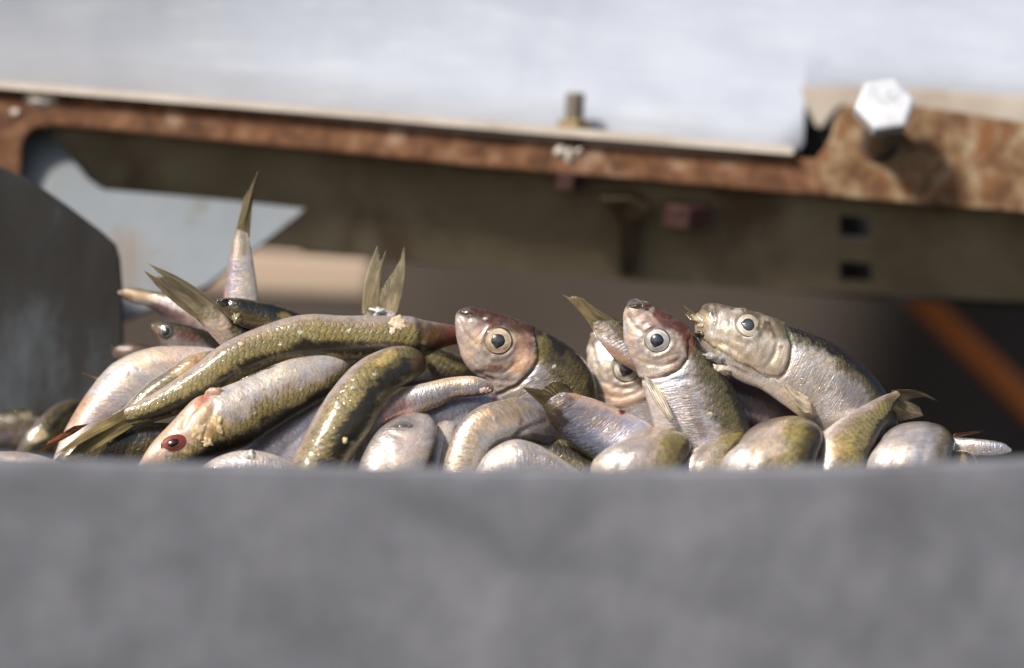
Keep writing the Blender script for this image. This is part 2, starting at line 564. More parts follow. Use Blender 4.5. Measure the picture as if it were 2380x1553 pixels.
def surf(f, x, y):
    """front-surface point and normal of fish f at layout point x, y"""
    w = np.where(f.front[None, :] > 0.0, 0, 1e6)
    k = np.argmin((f.px - x) ** 2 + (f.py - y) ** 2 + w)
    i, j = np.unravel_index(k, f.px.shape)
    i = min(max(i, 2), f.V.shape[0] - 3); j = min(max(j, 2), f.V.shape[1] - 3)
    nn = np.cross(f.V[i + 2, j] - f.V[i - 2, j], f.V[i, j + 2] - f.V[i, j - 2])
    nn /= np.linalg.norm(nn) + 1e-12
    if nn[1] > 0: nn = -nn
    return f.V[i, j], nn


def eye(f, x, y, rx, ry, rot, iris=(205, 190, 165), rim=(30, 26, 24), pup=(36, 38, 40), pr=0.46, tilt=0.85, key=0.12, keyang=-120, pdx=0.0, pdy=0.0, blood=None, proud=0.15):
    p0, n0 = surf(f, x, y)
    n0 = n0 * tilt + np.array((0, -1.0, 0)) * (1 - tilt); n0 /= np.linalg.norm(n0)
    k = (DIST + p0[1]) / DIST * S
    p0 = P(x, y, p0[1] * 1000)
    a = math.radians(rot)
    right = np.array((math.cos(a), 0, -math.sin(a))); right -= n0 * np.dot(right, n0); right /= np.linalg.norm(right)
    up = np.cross(n0, right)
    if up[2] < 0: up = -up
    ns = 48
    rs = np.concatenate((np.linspace(0, 1.0, 22), [1.04, 1.10, 1.16]))
    ang = np.linspace(0, 2 * math.pi, ns, endpoint=False)
    R = 0.5 * (rx + ry) * k
    def h(r):
        base = proud * R * (1 - np.clip(r, 0, 1) ** 2.4)
        base = base + 0.035 * R * np.exp(-((r - 0.97) / 0.05) ** 2)
        return base - np.clip(r - 1.0, 0, 1) * R * 2.2 - 0.005 * R
    verts, cols = [], []
    ic, rc = srgb(*iris), srgb(*rim)
    for r in rs:
        for t in ang:
            verts.append(p0 + right * math.cos(t) * r * rx * k + up * math.sin(t) * r * ry * k + n0 * h(r))
            nzv = vnoise(r * 6 + x, t * 2.2, y)
            c = ic * (0.66 + 0.5 * nzv) * (1.0 - 0.12 * r)
            if blood is not None:
                c = c * 0.4 + srgb(*blood) * 0.6 * (0.6 + 0.7 * nzv)
            c = c * (0.78 + 0.5 * float(vnoise(math.cos(t) * 1.1 + x * 0.1, math.sin(t) * 1.1, 2.0))) * (1.0 + 0.18 * math.sin(t))  # iris top brightened, its bright reflection put into the colour
            kr = sstep(0.90, 0.97, np.array(r)) * (0.55 + 0.45 * float(vnoise(math.cos(t) * 2 + x, math.sin(t) * 2, 1.0)))
            c = c * (1 - kr) + rc * kr
            ki = 1 - sstep(pr + 0.03, pr + 0.10, np.array(r))
            c = c * (1 - 0.35 * ki) + np.array((0.75, 0.72, 0.66)) * 0.35 * ki if blood is None else c
            cols.append((*np.clip(c, 0.005, 0.9), 1))
    faces = []
    for i in range(len(rs) - 1):
        for j in range(ns):
            q = (i * ns + j, i * ns + (j + 1) % ns, (i + 1) * ns + (j + 1) % ns, (i + 1) * ns + j)
            faces.append(q)
    vv_ = np.array(verts)
    fn = np.cross(vv_[faces[5][1]] - vv_[faces[5][0]], vv_[faces[5][3]] - vv_[faces[5][0]])
    t5 = faces[10 * ns]
    fn = np.cross(vv_[t5[1]] - vv_[t5[0]], vv_[t5[3]] - vv_[t5[0]])
    if np.dot(fn, n0) < 0: faces = [q[::-1] for q in faces]
    e = mesh_obj('eye', verts, faces, IRIS, parent=f.o, attrs=dict(Col=('FLOAT_COLOR', cols)))
    # pupil: slightly domed dark disc with a small point (the aphakic notch)
    rs2 = np.concatenate((np.linspace(0, 1.0, 12), [1.06]))
    verts, cols = [], []
    ka = math.radians(keyang)
    for r in rs2:
        for t in ang:
            dd = (t - ka + math.pi) % (2 * math.pi) - math.pi
            rr = r * pr * (0.94 + 0.12 * float(vnoise(math.cos(t) * 1.3 + x, math.sin(t) * 1.3, 0.4))) * (1 + key * 2.0 * math.exp(-(dd / 0.30) ** 2))
            re = math.hypot(math.cos(t) * rr + pdx, math.sin(t) * rr + pdy)
            hh = h(re) + 0.10 * R * (1 - min(r, 1) ** 2) + (0.012 * R if r <= 1 else -0.06 * R)
            verts.append(p0 + right * (math.cos(t) * rr + pdx) * rx * k + up * (math.sin(t) * rr + pdy) * ry * k + n0 * hh)
            cols.append((*(srgb(*pup) * (1.7 - 1.2 * min(r, 1.0) ** 2)), 1))  # brighter centre puts the sky's reflection into the pupil colour
    faces = []
    for i in range(len(rs2) - 1):
        for j in range(ns):
            faces.append((i * ns + j, i * ns + (j + 1) % ns, (i + 1) * ns + (j + 1) % ns, (i + 1) * ns + j))
    vv_ = np.array(verts); t5 = faces[5 * ns]
    fn = np.cross(vv_[t5[1]] - vv_[t5[0]], vv_[t5[3]] - vv_[t5[0]])
    if np.dot(fn, n0) < 0: faces = [q[::-1] for q in faces]
    mesh_obj('pupil', verts, faces, PUPIL, parent=e, attrs=dict(Col=('FLOAT_COLOR', cols)))
    return e


def polyval(pts, s):
    """pts [(s, x, y, dY)] -> interpolated"""
    pts = np.array(pts, float)
    return np.stack([np.interp(s, pts[:, 0], pts[:, k]) for k in range(1, pts.shape[1])], -1)


def fin(f, name, b0, b1, outer, Y, Yout=None, col=(150, 130, 90), tip=None, rays=26, steps=18, bow=0.0, thick=0.28, jag=0.02, clear=0.6, seed=1, wave=0.6):
    """thin fin: rays fan out from the base line b0-b1 to the outer margin [(s, x, y)]"""
    ns = rays * 3
    s = np.linspace(0, 1, ns)
    ob = polyval(outer, s)
    if Yout is None: Yout = Y
    bx = b0[0] + (b1[0] - b0[0]) * s; by = b0[1] + (b1[1] - b0[1]) * s
    r = np.linspace(0, 1, steps)
    jn = (vnoise(s * rays * 1.3, seed * 3.1, 0.5) - 0.75) * jag * 4
    c0 = srgb(*col); c1 = srgb(*(tip or col))
    fr, cols, uvw = [], [], []
    for rr in r:
        for k in range(ns):
            e = rr * (1 + jn[k] * rr)
            x = bx[k] + (ob[k, 0] - bx[k]) * e
            y = by[k] + (ob[k, 1] - by[k]) * e
            dx, dy = ob[k, 0] - bx[k], ob[k, 1] - by[k]
            bw = bow * math.sin(e * math.pi) * (s[k] - 0.5) * 2
            x += -dy * bw; y += dx * bw
            Yv = Y + (Yout - Y) * e + math.sin(s[k] * 7 + seed) * wave * e + math.sin(s[k] * rays * 2 * math.pi) * 0.10
            fr.append((x, y, Yv))
            g = vnoise(s[k] * 5, rr * 3, seed)
            cc = (c0 * (1 - rr) + c1 * rr) * (0.75 + 0.5 * g)
            cols.append((*np.clip(cc, 0.005, 0.9), 1))
            uvw.append((rr * 10 + seed * 3, s[k] * rays / 2.4, clear * (0.25 + 0.75 * rr)))
    fr = np.array(fr)
    front = np.array([P(x, y, Yv - thick / 2 * 1.0) for x, y, Yv in fr])
    back = np.array([P(x, y, Yv + thick / 2 * 1.0) for x, y, Yv in fr])
    nv = len(fr)
    verts = np.concatenate((front, back))
    faces = []
    for i in range(steps - 1):
        for k in range(ns - 1):
            a = i * ns + k
            faces.append((a, a + 1, a + ns + 1, a + ns))
            faces.append((nv + a, nv + a + ns, nv + a + ns + 1, nv + a + 1))
    bd = [k for k in range(ns)] + [i * ns + ns - 1 for i in range(1, steps)] + [(steps - 1) * ns + k for k in range(ns - 2, -1, -1)] + [i * ns for i in range(steps - 2, 0, -1)]
    for a, b in zip(bd, bd[1:] + bd[:1]):
        faces.append((a, b, nv + b, nv + a))
    o = mesh_obj(name, verts, faces, FIN, parent=f.o, attrs=dict(Col=('FLOAT_COLOR', cols + cols), uvw=('FLOAT_VECTOR', uvw + uvw)))
    bm = bmesh.new(); bm.from_mesh(o.data); bmesh.ops.recalc_face_normals(bm, faces=bm.faces); bm.to_mesh(o.data); bm.free()
    return o


def blob(f, name, x, y, rx, ry, h, col, rot=0, seed=1, rag=0.35, dY=0.0, mat=None, at=None):
    """small irregular lump or flake lying on the fish's near surface"""
    p0, n0 = surf(f, x, y) if at is None else (P(x, y, at), np.array((0, -1.0, 0)))
    n0 = n0 * 0.7 + np.array((0, -1.0, 0)) * 0.3; n0 /= np.linalg.norm(n0)
    k = (DIST + p0[1]) / DIST * S
    a = math.radians(rot)
    right = np.array((math.cos(a), 0, -math.sin(a))); right -= n0 * np.dot(right, n0); right /= np.linalg.norm(right)
    up = np.cross(n0, right); up = up if up[2] > 0 else -up
    ns, nr = 36, 9
    verts, cols, faces = [], [], []
    c = srgb(*col)
    for i in range(nr + 1):
        r = i / nr
        for j in range(ns):
            t = j / ns * 2 * math.pi
            w = 1 + rag * (fbm(math.cos(t) * 2.2 + seed * 9, math.sin(t) * 2.2, seed) - 0.5) * 2
            x_, y_ = math.cos(t) * r * w * rx * k, math.sin(t) * r * w * ry * k
            hz = h * 0.001 * (1 - r ** 2.2) * (0.55 + 0.9 * float(vnoise(x_ * 900, y_ * 900, seed))) - (0.0004 if r > 0.95 else 0) - dY * 0.001
            verts.append(p0 + right * x_ + up * y_ + n0 * hz)
            cols.append((*np.clip(c * (0.75 + 0.5 * float(vnoise(x_ * 1500, y_ * 1500, seed + 2))), 0.005, 0.9), 1))
    for i in range(nr):
        for j in range(ns):
            faces.append((i * ns + j, i * ns + (j + 1) % ns, (i + 1) * ns + (j + 1) % ns, (i + 1) * ns + j))
    vv_ = np.array(verts); t5 = faces[5 * ns]
    if np.dot(np.cross(vv_[t5[1]] - vv_[t5[0]], vv_[t5[3]] - vv_[t5[0]]), n0) < 0: faces = [q[::-1] for q in faces]
    return mesh_obj(name, verts, faces, mat or FLESH, parent=f.o if f else None, attrs=dict(Col=('FLOAT_COLOR', cols)))


# ------------------------------------------------------------------ setting: solid plates
def finish_bm(bm, name, mat, parent, origin, bevel=0.0, smooth=False):
    bmesh.ops.recalc_face_normals(bm, faces=bm.faces)
    if bevel > 0:
        bmesh.ops.bevel(bm, geom=[e for e in bm.edges if e.calc_face_angle(0) > 0.5], offset=bevel, segments=2, affect='EDGES', profile=0.6)
    me = bpy.data.meshes.new(name)
    bmesh.ops.translate(bm, verts=bm.verts, vec=Vector([-a for a in origin]))
    bm.to_mesh(me); bm.free()
    if smooth: me.polygons.foreach_set('use_smooth', [True] * len(me.polygons))
    o = bpy.data.objects.new(name, me)
    COL.objects.link(o)
    me.materials.append(mat)
    o['w_origin'] = [float(a) for a in origin]
    if parent is not None:
        o.parent = parent
        o.location = tuple(np.array(origin) - np.array(parent['w_origin']))
    else:
        o.location = tuple(origin)
    return o


def slab(name, pts, thick, mat, parent=None, bevel=0.0006, direction=None):
    """polygon of (px, py, Y) points, given a real thickness (mm) away from the viewer"""
    w = [P(*p) for p in pts]
    bm = bmesh.new()
    fr = [bm.verts.new(p) for p in w]
    nn = np.zeros(3)
    for a, b in zip(w, w[1:] + w[:1]):
        nn += np.cross(a, b)
    nn /= np.linalg.norm(nn)
    if direction is not None: nn = np.array(direction, float)
    elif nn[1] < 0: nn = -nn
    bk = [bm.verts.new(p + nn * thick * 0.001) for p in w]
    bm.faces.new(fr); bm.faces.new(bk[::-1])
    k = len(w)
    for i in range(k):
        bm.faces.new((fr[i], bk[i], bk[(i + 1) % k], fr[(i + 1) % k]))
    c = np.mean(w, axis=0)
    if parent is None: c = np.array((c[0], c[1], min(p[2] for p in w)))
    return finish_bm(bm, name, mat, parent, c, bevel)


def arc(cx, cy, rx, ry, a0, a1, n, Y):
    return [(cx + rx * math.cos(math.radians(a0 + (a1 - a0) * i / n)), cy - ry * math.sin(math.radians(a0 + (a1 - a0) * i / n)), Y) for i in range(n + 1)]


def hexprism(name, c, axis, R, h, mat, parent, n=6, rot=0.0, chamfer=0.12, bevel=0.0003):
    """prism whose near end is at c and which runs h along -axis; chamfered like a bolt head"""
    ax = Vector(axis).normalized()
    q = ax.to_track_quat('Z', 'Y').to_matrix()
    bm = bmesh.new()
    rings = [(0.0, R * (1 - chamfer)), (-R * chamfer * 0.5, R), (-h, R)] if chamfer > 0 else [(0.0, R), (-h, R)]
    vs_ = []
    for z, r in rings:
        vs_.append([bm.verts.new(Vector(c) + q @ Vector((r * math.cos(rot + 2 * math.pi * k / n), r * math.sin(rot + 2 * math.pi * k / n), z))) for k in range(n)])
    bm.faces.new(vs_[0]); bm.faces.new(vs_[-1][::-1])
    for a, b in zip(vs_[:-1], vs_[1:]):
        for k in range(n): bm.faces.new((a[k], b[k], b[(k + 1) % n], a[(k + 1) % n]))
    return finish_bm(bm, name, mat, parent, np.array(c, float), bevel)


# materials of the setting
M_LIP = make_plain('brushed_grey_steel', [(0.32, srgb(109, 111, 118)), (0.5, srgb(121, 123, 131)), (0.68, srgb(135, 137, 145))], 34, (0.42, 0.6), 0.35,
                   bump=0.15, spots=[(9, 0.55, 0.75, srgb(98, 99, 105), 0.6, (1.6, 1, 0.8)), (90, 0.60, 0.75, srgb(146, 148, 154), 0.25, (1, 1, 1)), (240, 0.62, 0.72, srgb(96, 96, 100), 0.3, (1, 1, 1))])
M_PLATE = make_plain('galvanised_sheet', [(0.25, srgb(180, 187, 200)), (0.5, srgb(190, 197, 210)), (0.75, srgb(198, 205, 217))], 30, (0.4, 0.55), 0.1,
                     bump=0.15, spots=[(14, 0.55, 0.8, srgb(168, 174, 188), 0.6, (1, 1, 0.6)), (300, 0.5, 0.7, srgb(220, 224, 230), 0.35, (0.05, 1, 1)), (160, 0.70, 0.78, srgb(120, 116, 110), 0.4, (1, 1, 1))])
M_RUST = make_plain('rusted_iron', [(0.28, srgb(56, 38, 28)), (0.43, srgb(102, 67, 43)), (0.57, srgb(128, 88, 59)), (0.74, srgb(150, 118, 90))], 110, (0.7, 0.9), 0.0,
                    bump=0.8, bump_d=0.0006, spots=[(55, 0.58, 0.72, srgb(184, 160, 136), 0.55, (1, 1, 1)), (40, 0.56, 0.7, srgb(72, 46, 36), 0.7, (0.6, 1, 1.5))])
M_RUSTPALE = make_plain('flaking_paint_over_rust', [(0.30, srgb(74, 48, 31)), (0.44, srgb(112, 78, 49)), (0.55, srgb(144, 118, 87)), (0.70, srgb(178, 162, 134))], 85, (0.6, 0.85), 0.0,
                        bump=0.8, bump_d=0.0006, spots=[(70, 0.52, 0.66, srgb(128, 74, 34), 0.8, (1, 1, 1)), (38, 0.6, 0.75, srgb(66, 48, 40), 0.6, (1, 1, 1))])
M_OLIVE = make_plain('grimy_olive_paint', [(0.3, srgb(116, 102, 78)), (0.5, srgb(146, 133, 108)), (0.75, srgb(166, 157, 134))], 16, (0.5, 0.7), 0.0,
                     bump=0.3, spots=[(18, 0.52, 0.7, srgb(84, 56, 28), 0.7, (1, 1, 0.35))])
M_GUSSET = make_plain('pale_grey_paint', [(0.3, srgb(116, 124, 130)), (0.6, srgb(134, 143, 152)), (0.8, srgb(146, 154, 162))], 14, (0.4, 0.55), 0.0,
                      bump=0.2, spots=[(22, 0.50, 0.66, srgb(128, 106, 82), 0.75, (1, 1, 0.5)), (60, 0.55, 0.7, srgb(104, 100, 92), 0.5, (1, 1, 1))])
M_DARK = make_plain('dark_stained_steel', [(0.36, srgb(27, 24, 20)), (0.5, srgb(38, 37, 37)), (0.64, srgb(74, 80, 86))], 14, (0.45, 0.65), 0.2, stretch=(1.6, 1, 0.6), bump=0.2)
M_BACK = make_plain('dim_brown_wall', [(0.3, srgb(66, 57, 49)), (0.6, srgb(80, 71, 64)), (0.8, srgb(92, 84, 77))], 8, (0.6, 0.8), 0.0, bump=0.2)
M_TAN = make_plain('bare_timber', [(0.3, srgb(196, 172, 150)), (0.7, srgb(216, 196, 176))], 12, (0.6, 0.8), 0.0, stretch=(0.3, 1, 1.5), bump=0.2)
M_ORANGE = make_plain('orange_paint', [(0.3, srgb(216, 112, 46)), (0.7, srgb(232, 140, 72))], 14, (0.5, 0.7), 0.0, bump=0.2)
M_BOLT = make_plain('bright_zinc', [(0.3, srgb(196, 200, 208)), (0.7, srgb(232, 235, 240))], 120, (0.3, 0.45), 0.15, bump=0.2)
M_SHANK = make_plain('dull_zinc', [(0.3, srgb(120, 112, 98)), (0.7, srgb(156, 148, 136))], 120, (0.35, 0.55), 0.5, bump=0.2)
M_BRASS = make_plain('yellowed_zinc', [(0.3, srgb(104, 84, 52)), (0.7, srgb(168, 146, 104))], 150, (0.35, 0.55), 0.4, bump=0.3)
M_REDNUT = make_plain('maroon_rusty_nut', [(0.3, srgb(56, 36, 33)), (0.7, srgb(88, 62, 60))], 120, (0.3, 0.5), 0.2, bump=0.4)
M_WHITE = make_plain('white_drop_and_reflection', [(0.3, srgb(206, 196, 184)), (0.7, srgb(232, 226, 218))], 140, (0.4, 0.6), 0.0, bump=0.3)
M_BEIGE = make_plain('sheet_rust_reflection', [(0.3, srgb(172, 158, 142)), (0.7, srgb(204, 194, 182))], 40, (0.4, 0.6), 0.1, bump=0.2)  # beige is the rust's reflection put into the sheet colour
M_GRIME = make_plain('oily_brown_grime', [(0.3, srgb(58, 46, 32)), (0.7, srgb(84, 70, 50))], 60, (0.5, 0.7), 0.0, bump=0.3)
M_STAMP = make_plain('stamped_shadow_grey', [(0.3, srgb(150, 152, 158)), (0.7, srgb(170, 172, 178))], 200, (0.5, 0.6), 0.3, bump=0.1)

# ---- back of the machine
bw = slab('back_wall', [(-1500, -300, 420), (3900, -300, 420), (3900, 1700, 420), (-1500, 1700, 420)], 8, M_BACK)
tag(bw, 'dim brown wall deep behind the fish', 'wall', kind='structure')
cb = slab('crossbar', [(430, 572, 300), (868, 600, 300), (858, 694, 300), (430, 676, 300)], 30, M_TAN, bevel=0.003)
tag(cb, 'blurred tan wooden crossbar in the dark gap behind the upright tails', 'beam')
ob = slab('support_bar', [(2062, 650, 290), (2136, 650, 290), (2560, 1050, 290), (2560, 1150, 290)], 22, M_ORANGE, bevel=0.003)
tag(ob, 'blurred orange painted bar slanting down at the right', 'bar')

# ---- trough
lip_pts = [(x_, y_ - 8) for x_, y_ in [(-400, 1052), (0, 1067), (300, 1078), (700, 1089), (1100, 1096), (1500, 1096), (1900, 1089), (2200, 1078), (2380, 1069), (2780, 1046)]]
LIPY = -160
base = P(1190, 1400, -60); base[2] = -0.078
trough = empty('steel_trough', base)
tag(trough, 'grey sheet steel trough whose blurred front wall fills the foreground', 'trough')
bm = bmesh.new()
prof = []   # profile of the front wall: (dy mm, dz mm) from the fold's top
r_ = 2.2
for k in range(9):
    a = math.pi * k / 8
    prof.append((r_ - r_ * math.cos(a), -r_ + r_ * math.sin(a)))
prof = [(0.0, -140.0), (0.0, -60.0), (0.0, -25.0), (0.0, -8.0)] + prof + [(2 * r_, -14.0), (2 * r_ - 1.2, -14.0), (2 * r_ - 1.2, -r_ - 0.5), (1.2, -r_ - 0.5), (1.2, -140.0)]
xsq = np.linspace(-400, 2780, 90)
tops = catmull([p[0] for p in lip_pts], np.array([[p[1]] for p in lip_pts]), xsq)[:, 0]
grid = []
for x, tpy in zip(xsq, tops):
    p0 = P(x, tpy, LIPY)
    bowy = 0.004 * math.sin(x / 600.0)
    grid.append([bm.verts.new((p0[0], p0[1] + dy * 0.001 + bowy, p0[2] + dz * 0.001)) for dy, dz in prof])
npf = len(prof)
for a, b in zip(grid[:-1], grid[1:]):
    for k in range(npf):
        bm.faces.new((a[k], b[k], b[(k + 1) % npf], a[(k + 1) % npf]))
bm.faces.new(grid[0]); bm.faces.new(grid[-1][::-1])
fw = finish_bm(bm, 'front_wall', M_LIP, trough, P(1190, 1300, LIPY), 0, True)
bm = bmesh.new()
zz = -0.054
vsq = [bm.verts.new(v) for v in ((-0.30, -0.148, zz), (0.30, -0.148, zz), (0.30, 0.40, zz), (-0.30, 0.40, zz))]
vsb = [bm.verts.new((v.co.x, v.co.y, v.co.z - 0.003)) for v in vsq]
bm.faces.new(vsq); bm.faces.new(vsb[::-1])
for k in range(4): bm.faces.new((vsq[k], vsb[k], vsb[(k + 1) % 4], vsq[(k + 1) % 4]))
finish_bm(bm, 'floor_plate', M_DARK, trough, np.array((0, 0, zz)), 0)
slab('side_wall', [(-420, 200, 66), (-100, 338, 66), (0, 386, 66), (70, 418, 66), (150, 474, 66), (235, 538, 66), (268, 568, 66), (278, 600, 66), (284, 680, 66), (288, 1000, 66), (288, 1290, 66), (-420, 1290, 66)],
     4, M_DARK, trough, bevel=0.0008)

# ---- machine frame behind the fish
RY = 112
PY0 = RY - 4
fr_base = P(1190, 640, RY)
frame = empty('machine_frame', fr_base)
tag(frame, 'rusty iron machine frame with bolts running across behind the fish', 'machine frame')
rail = ([(-300, 176, RY), (0, 205, RY), (129, 217, RY), (407, 240, RY), (700, 271, RY), (1104, 312, RY), (1317, 331, RY), (1530, 349, RY), (1801, 363, RY), (1852, 366, RY), (1935, 372, RY),
         (1935, 456, RY), (1801, 447, RY), (1459, 416, RY), (1275, 402, RY), (1104, 387, RY), (700, 346, RY), (407, 318, RY), (257, 303, RY), (130, 292, RY)]
        + [(92, 294, RY), (70, 303, RY), (55, 322, RY), (50, 350, RY), (47, 430, RY), (40, 520, RY), (-300, 500, RY)])
slab('front_rail', rail, 7, M_RUST, frame, bevel=0.0012)
slab('end_plate', [(1900, 364, RY - 3), (1917, 345, RY - 3), (1932, 318, RY - 3), (1940, 284, RY - 3), (1952, 254, RY - 3), (1972, 245, RY - 3), (2060, 243, RY - 3), (2134, 247, RY - 3), (2246, 263, RY - 3), (2380, 284, RY - 3), (2700, 330, RY - 3),
                   (2700, 525, RY - 3), (2380, 494, RY - 3), (2134, 475, RY - 3), (1928, 457, RY - 3), (1915, 440, RY - 3)], 6, M_RUSTPALE, frame, bevel=0.0012)
# web below the rail, leaning back, with two square holes
def web_pt(x, v):
    top = np.interp(x, [-100, 50, 407, 1104, 1801, 2380, 2700], [270, 280, 312, 380, 440, 487, 515])
    bot = np.interp(x, [-100, 50, 600, 900, 1400, 1700, 2380, 2700], [520, 530, 574, 600, 647, 668, 702, 720])
    if x < 200: x = (120 if x > -50 else 95) + v * 130
    return (x, top + (bot - top) * v, RY + 8 + 27 * v)
xs_ = [-100, 50, 200, 400, 600, 800, 1000, 1200, 1400, 1600, 1800, 1952, 2026, 2150, 2300, 2500, 2700]
vs_ = [0, 0.21, 0.45, 0.56, 0.68, 0.90, 1.0]
bm = bmesh.new()
gv = [[bm.verts.new(P(*web_pt(x, v))) for v in vs_] for x in xs_]
gb = [[bm.verts.new(P(*web_pt(x, v)) + np.array((0, 0.004, 0.0015))) for v in vs_] for x in xs_]
holes = {(11, 1), (11, 3)}
holes = {(11, 1), (11, 4)}
def q_(g, i, k, rev=False):
    l = [g[i][k], g[i + 1][k], g[i + 1][k + 1], g[i][k + 1]]
    bm.faces.new(l[::-1] if rev else l)
for i in range(len(xs_) - 1):
    for k in range(len(vs_) - 1):
        if (i, k) in holes:
            cyc = [(i, k), (i + 1, k), (i + 1, k + 1), (i, k + 1)]
            for (a, b), (c, d) in zip(cyc, cyc[1:] + cyc[:1]):
                bm.faces.new((gv[a][b], gb[a][b], gb[c][d], gv[c][d]))
            continue
        q_(gv, i, k); q_(gb, i, k, True)
for i in range(len(xs_) - 1):
    for k in (0, len(vs_) - 1):
        bm.faces.new((gv[i][k], gb[i][k], gb[i + 1][k], gv[i + 1][k]))
for k in range(len(vs_) - 1):
    for i in (0, len(xs_) - 1):
        bm.faces.new((gv[i][k], gb[i][k], gb[i][k + 1], gv[i][k + 1]))
finish_bm(bm, 'web_plate', M_OLIVE, frame, P(1190, 520, RY + 20), 0)
gy = lambda py: RY + 16 - (py - 300) * 0.05
slab('gusset_plate', [(x, y, gy(y)) for x, y in ((40, 322), (70, 296), (112, 296), (160, 360), (205, 415), (240, 440), (480, 460), (712, 484), (690, 505), (600, 574), (480, 664), (285, 744), (200, 760), (20, 760), (20, 400))],
     3, M_GUSSET, frame, bevel=0.0005)
slab('gusset_plate', [(2322, 608, RY + 34), (2460, 626, RY + 35.4), (2560, 900, RY + 57), (2440, 780, RY + 47.5), (2385, 692, RY + 40.6)], 3, M_GUSSET, frame, bevel=0.0005)
slab('dark_hole_backing', [(700, 440, RY + 52), (2700, 500, RY + 52), (2700, 735, RY + 52), (2000, 690, RY + 52), (1400, 640, RY + 52), (700, 590, RY + 52)], 4, M_DARK, frame, bevel=0.0005)  # dark plate added behind the web to keep its holes dark
slab('rust_smear_plate', [(1396, 462, RY + 6), (1470, 462, RY + 6), (1508, 482, RY + 8), (1506, 502, RY + 10), (1478, 514, RY + 12), (1474, 640, RY + 30), (1442, 640, RY + 30), (1440, 510, RY + 12), (1410, 484, RY + 8)], 4, M_GRIME, frame, bevel=0.0005)  # dark rust smear on the web, built as an added thin plate
# bolts
ax = Vector((0.0, -0.92, 0.39)).normalized()
bc = P(2057, 240, RY - 29)
hb = hexprism('hex_bolt', bc, ax, 0.0108, 0.0062, M_BOLT, frame, rot=0.16, chamfer=0.14, bevel=0.0004)
tag(hb, 'bright hexagonal bolt head with stamped mark')
sh_c = Vector(bc) - ax * 0.006
s1 = hexprism('shank', sh_c, ax, 0.0068, 0.030, M_SHANK, hb, n=28, chamfer=0, bevel=0)
wsh = hexprism('washer', Vector(bc) - ax * 0.0295, ax, 0.0080, 0.003, M_REDNUT, hb, n=28, chamfer=0.05, bevel=0)
qm = ax.to_track_quat('Z', 'Y').to_matrix()
up_in = Vector((0, 0, 1)) - ax * ax.z; up_in.normalize()
rt_in = up_in.cross(ax)
for ch, off, sz in (('.', -0.0040, 0.0050), ('1', -0.0002, 0.0050), ('C', 0.0036, 0.0050)):
    cu = bpy.data.curves.new('stamped_letter', 'FONT')
    cu.body = ch; cu.size = sz; cu.extrude = 0.00012; cu.align_x = 'CENTER'; cu.align_y = 'CENTER'
    a = math.radians(48)
    dirx = rt_in * math.cos(a) + up_in * math.sin(a)
    diry = -rt_in * math.sin(a) + up_in * math.cos(a)
    tmp = bpy.data.objects.new('tmp', cu)
    COL.objects.link(tmp)
    dg = bpy.context.evaluated_depsgraph_get(); dg.update()
    lme = bpy.data.meshes.new_from_object(tmp.evaluated_get(dg))
    bpy.data.objects.remove(tmp)
    lo = bpy.data.objects.new('stamped_letter', lme)
    COL.objects.link(lo)
    lme.materials.clear(); lme.materials.append(M_STAMP)
    mw = Matrix((dirx, diry, ax)).transposed().to_4x4()
    lo.parent = hb
    mw.translation = ax * 0.00008 + dirx * off
    lo.matrix_local = mw
# stud with nut on the rail
stud_ax = Vector((0.04, 0.0, 1.0)).normalized()
sc_ = P(1337, 216, PY0 + 11)
stud = hexprism('stud', sc_, stud_ax, 0.0034, 0.030, M_SHANK, frame, n=24, chamfer=0.1, bevel=0)
for k in range(7):
    c = Vector(sc_) - stud_ax * (0.0012 + 0.0013 * k)
    hexprism('thread', c, stud_ax, 0.0039, 0.0006, M_SHANK, stud, n=24, chamfer=0.3, bevel=0)
hexprism('nut', P(1334, 278, PY0 + 11), stud_ax, 0.0062, 0.0068, M_BRASS, frame, rot=0.2, chamfer=0.2)
hexprism('nut', P(1322, 398, RY + 4), Vector((0.05, -0.15, 1)), 0.0056, 0.0062, M_REDNUT, frame, rot=0.5, chamfer=0.15)
hexprism('nut', P(1598, 470, RY + 12), Vector((0.05, -0.2, 1)), 0.0098, 0.0082, M_REDNUT, frame, rot=0.3, chamfer=0.15)
def white_spot(x, y, rx, ry, seed):
    o = blob(None, 'drop_and_reflection', x, y, rx, ry, 1.8, (226, 218, 208), seed=seed, rag=0.3, mat=M_WHITE, at=RY - 0.2)
    org = np.array(o['w_origin']); o.parent = frame; o.location = tuple(org - np.array(frame['w_origin']))
white_spot(93, 230, 36, 22, 3); white_spot(231, 224, 12, 9, 5); white_spot(1302, 352, 13, 16, 7); white_spot(1322, 362, 9, 20, 8); white_spot(1345, 352, 9, 10, 9); white_spot(35, 262, 12, 9, 10)  # the three below the stud are its reflections built as pale lumps

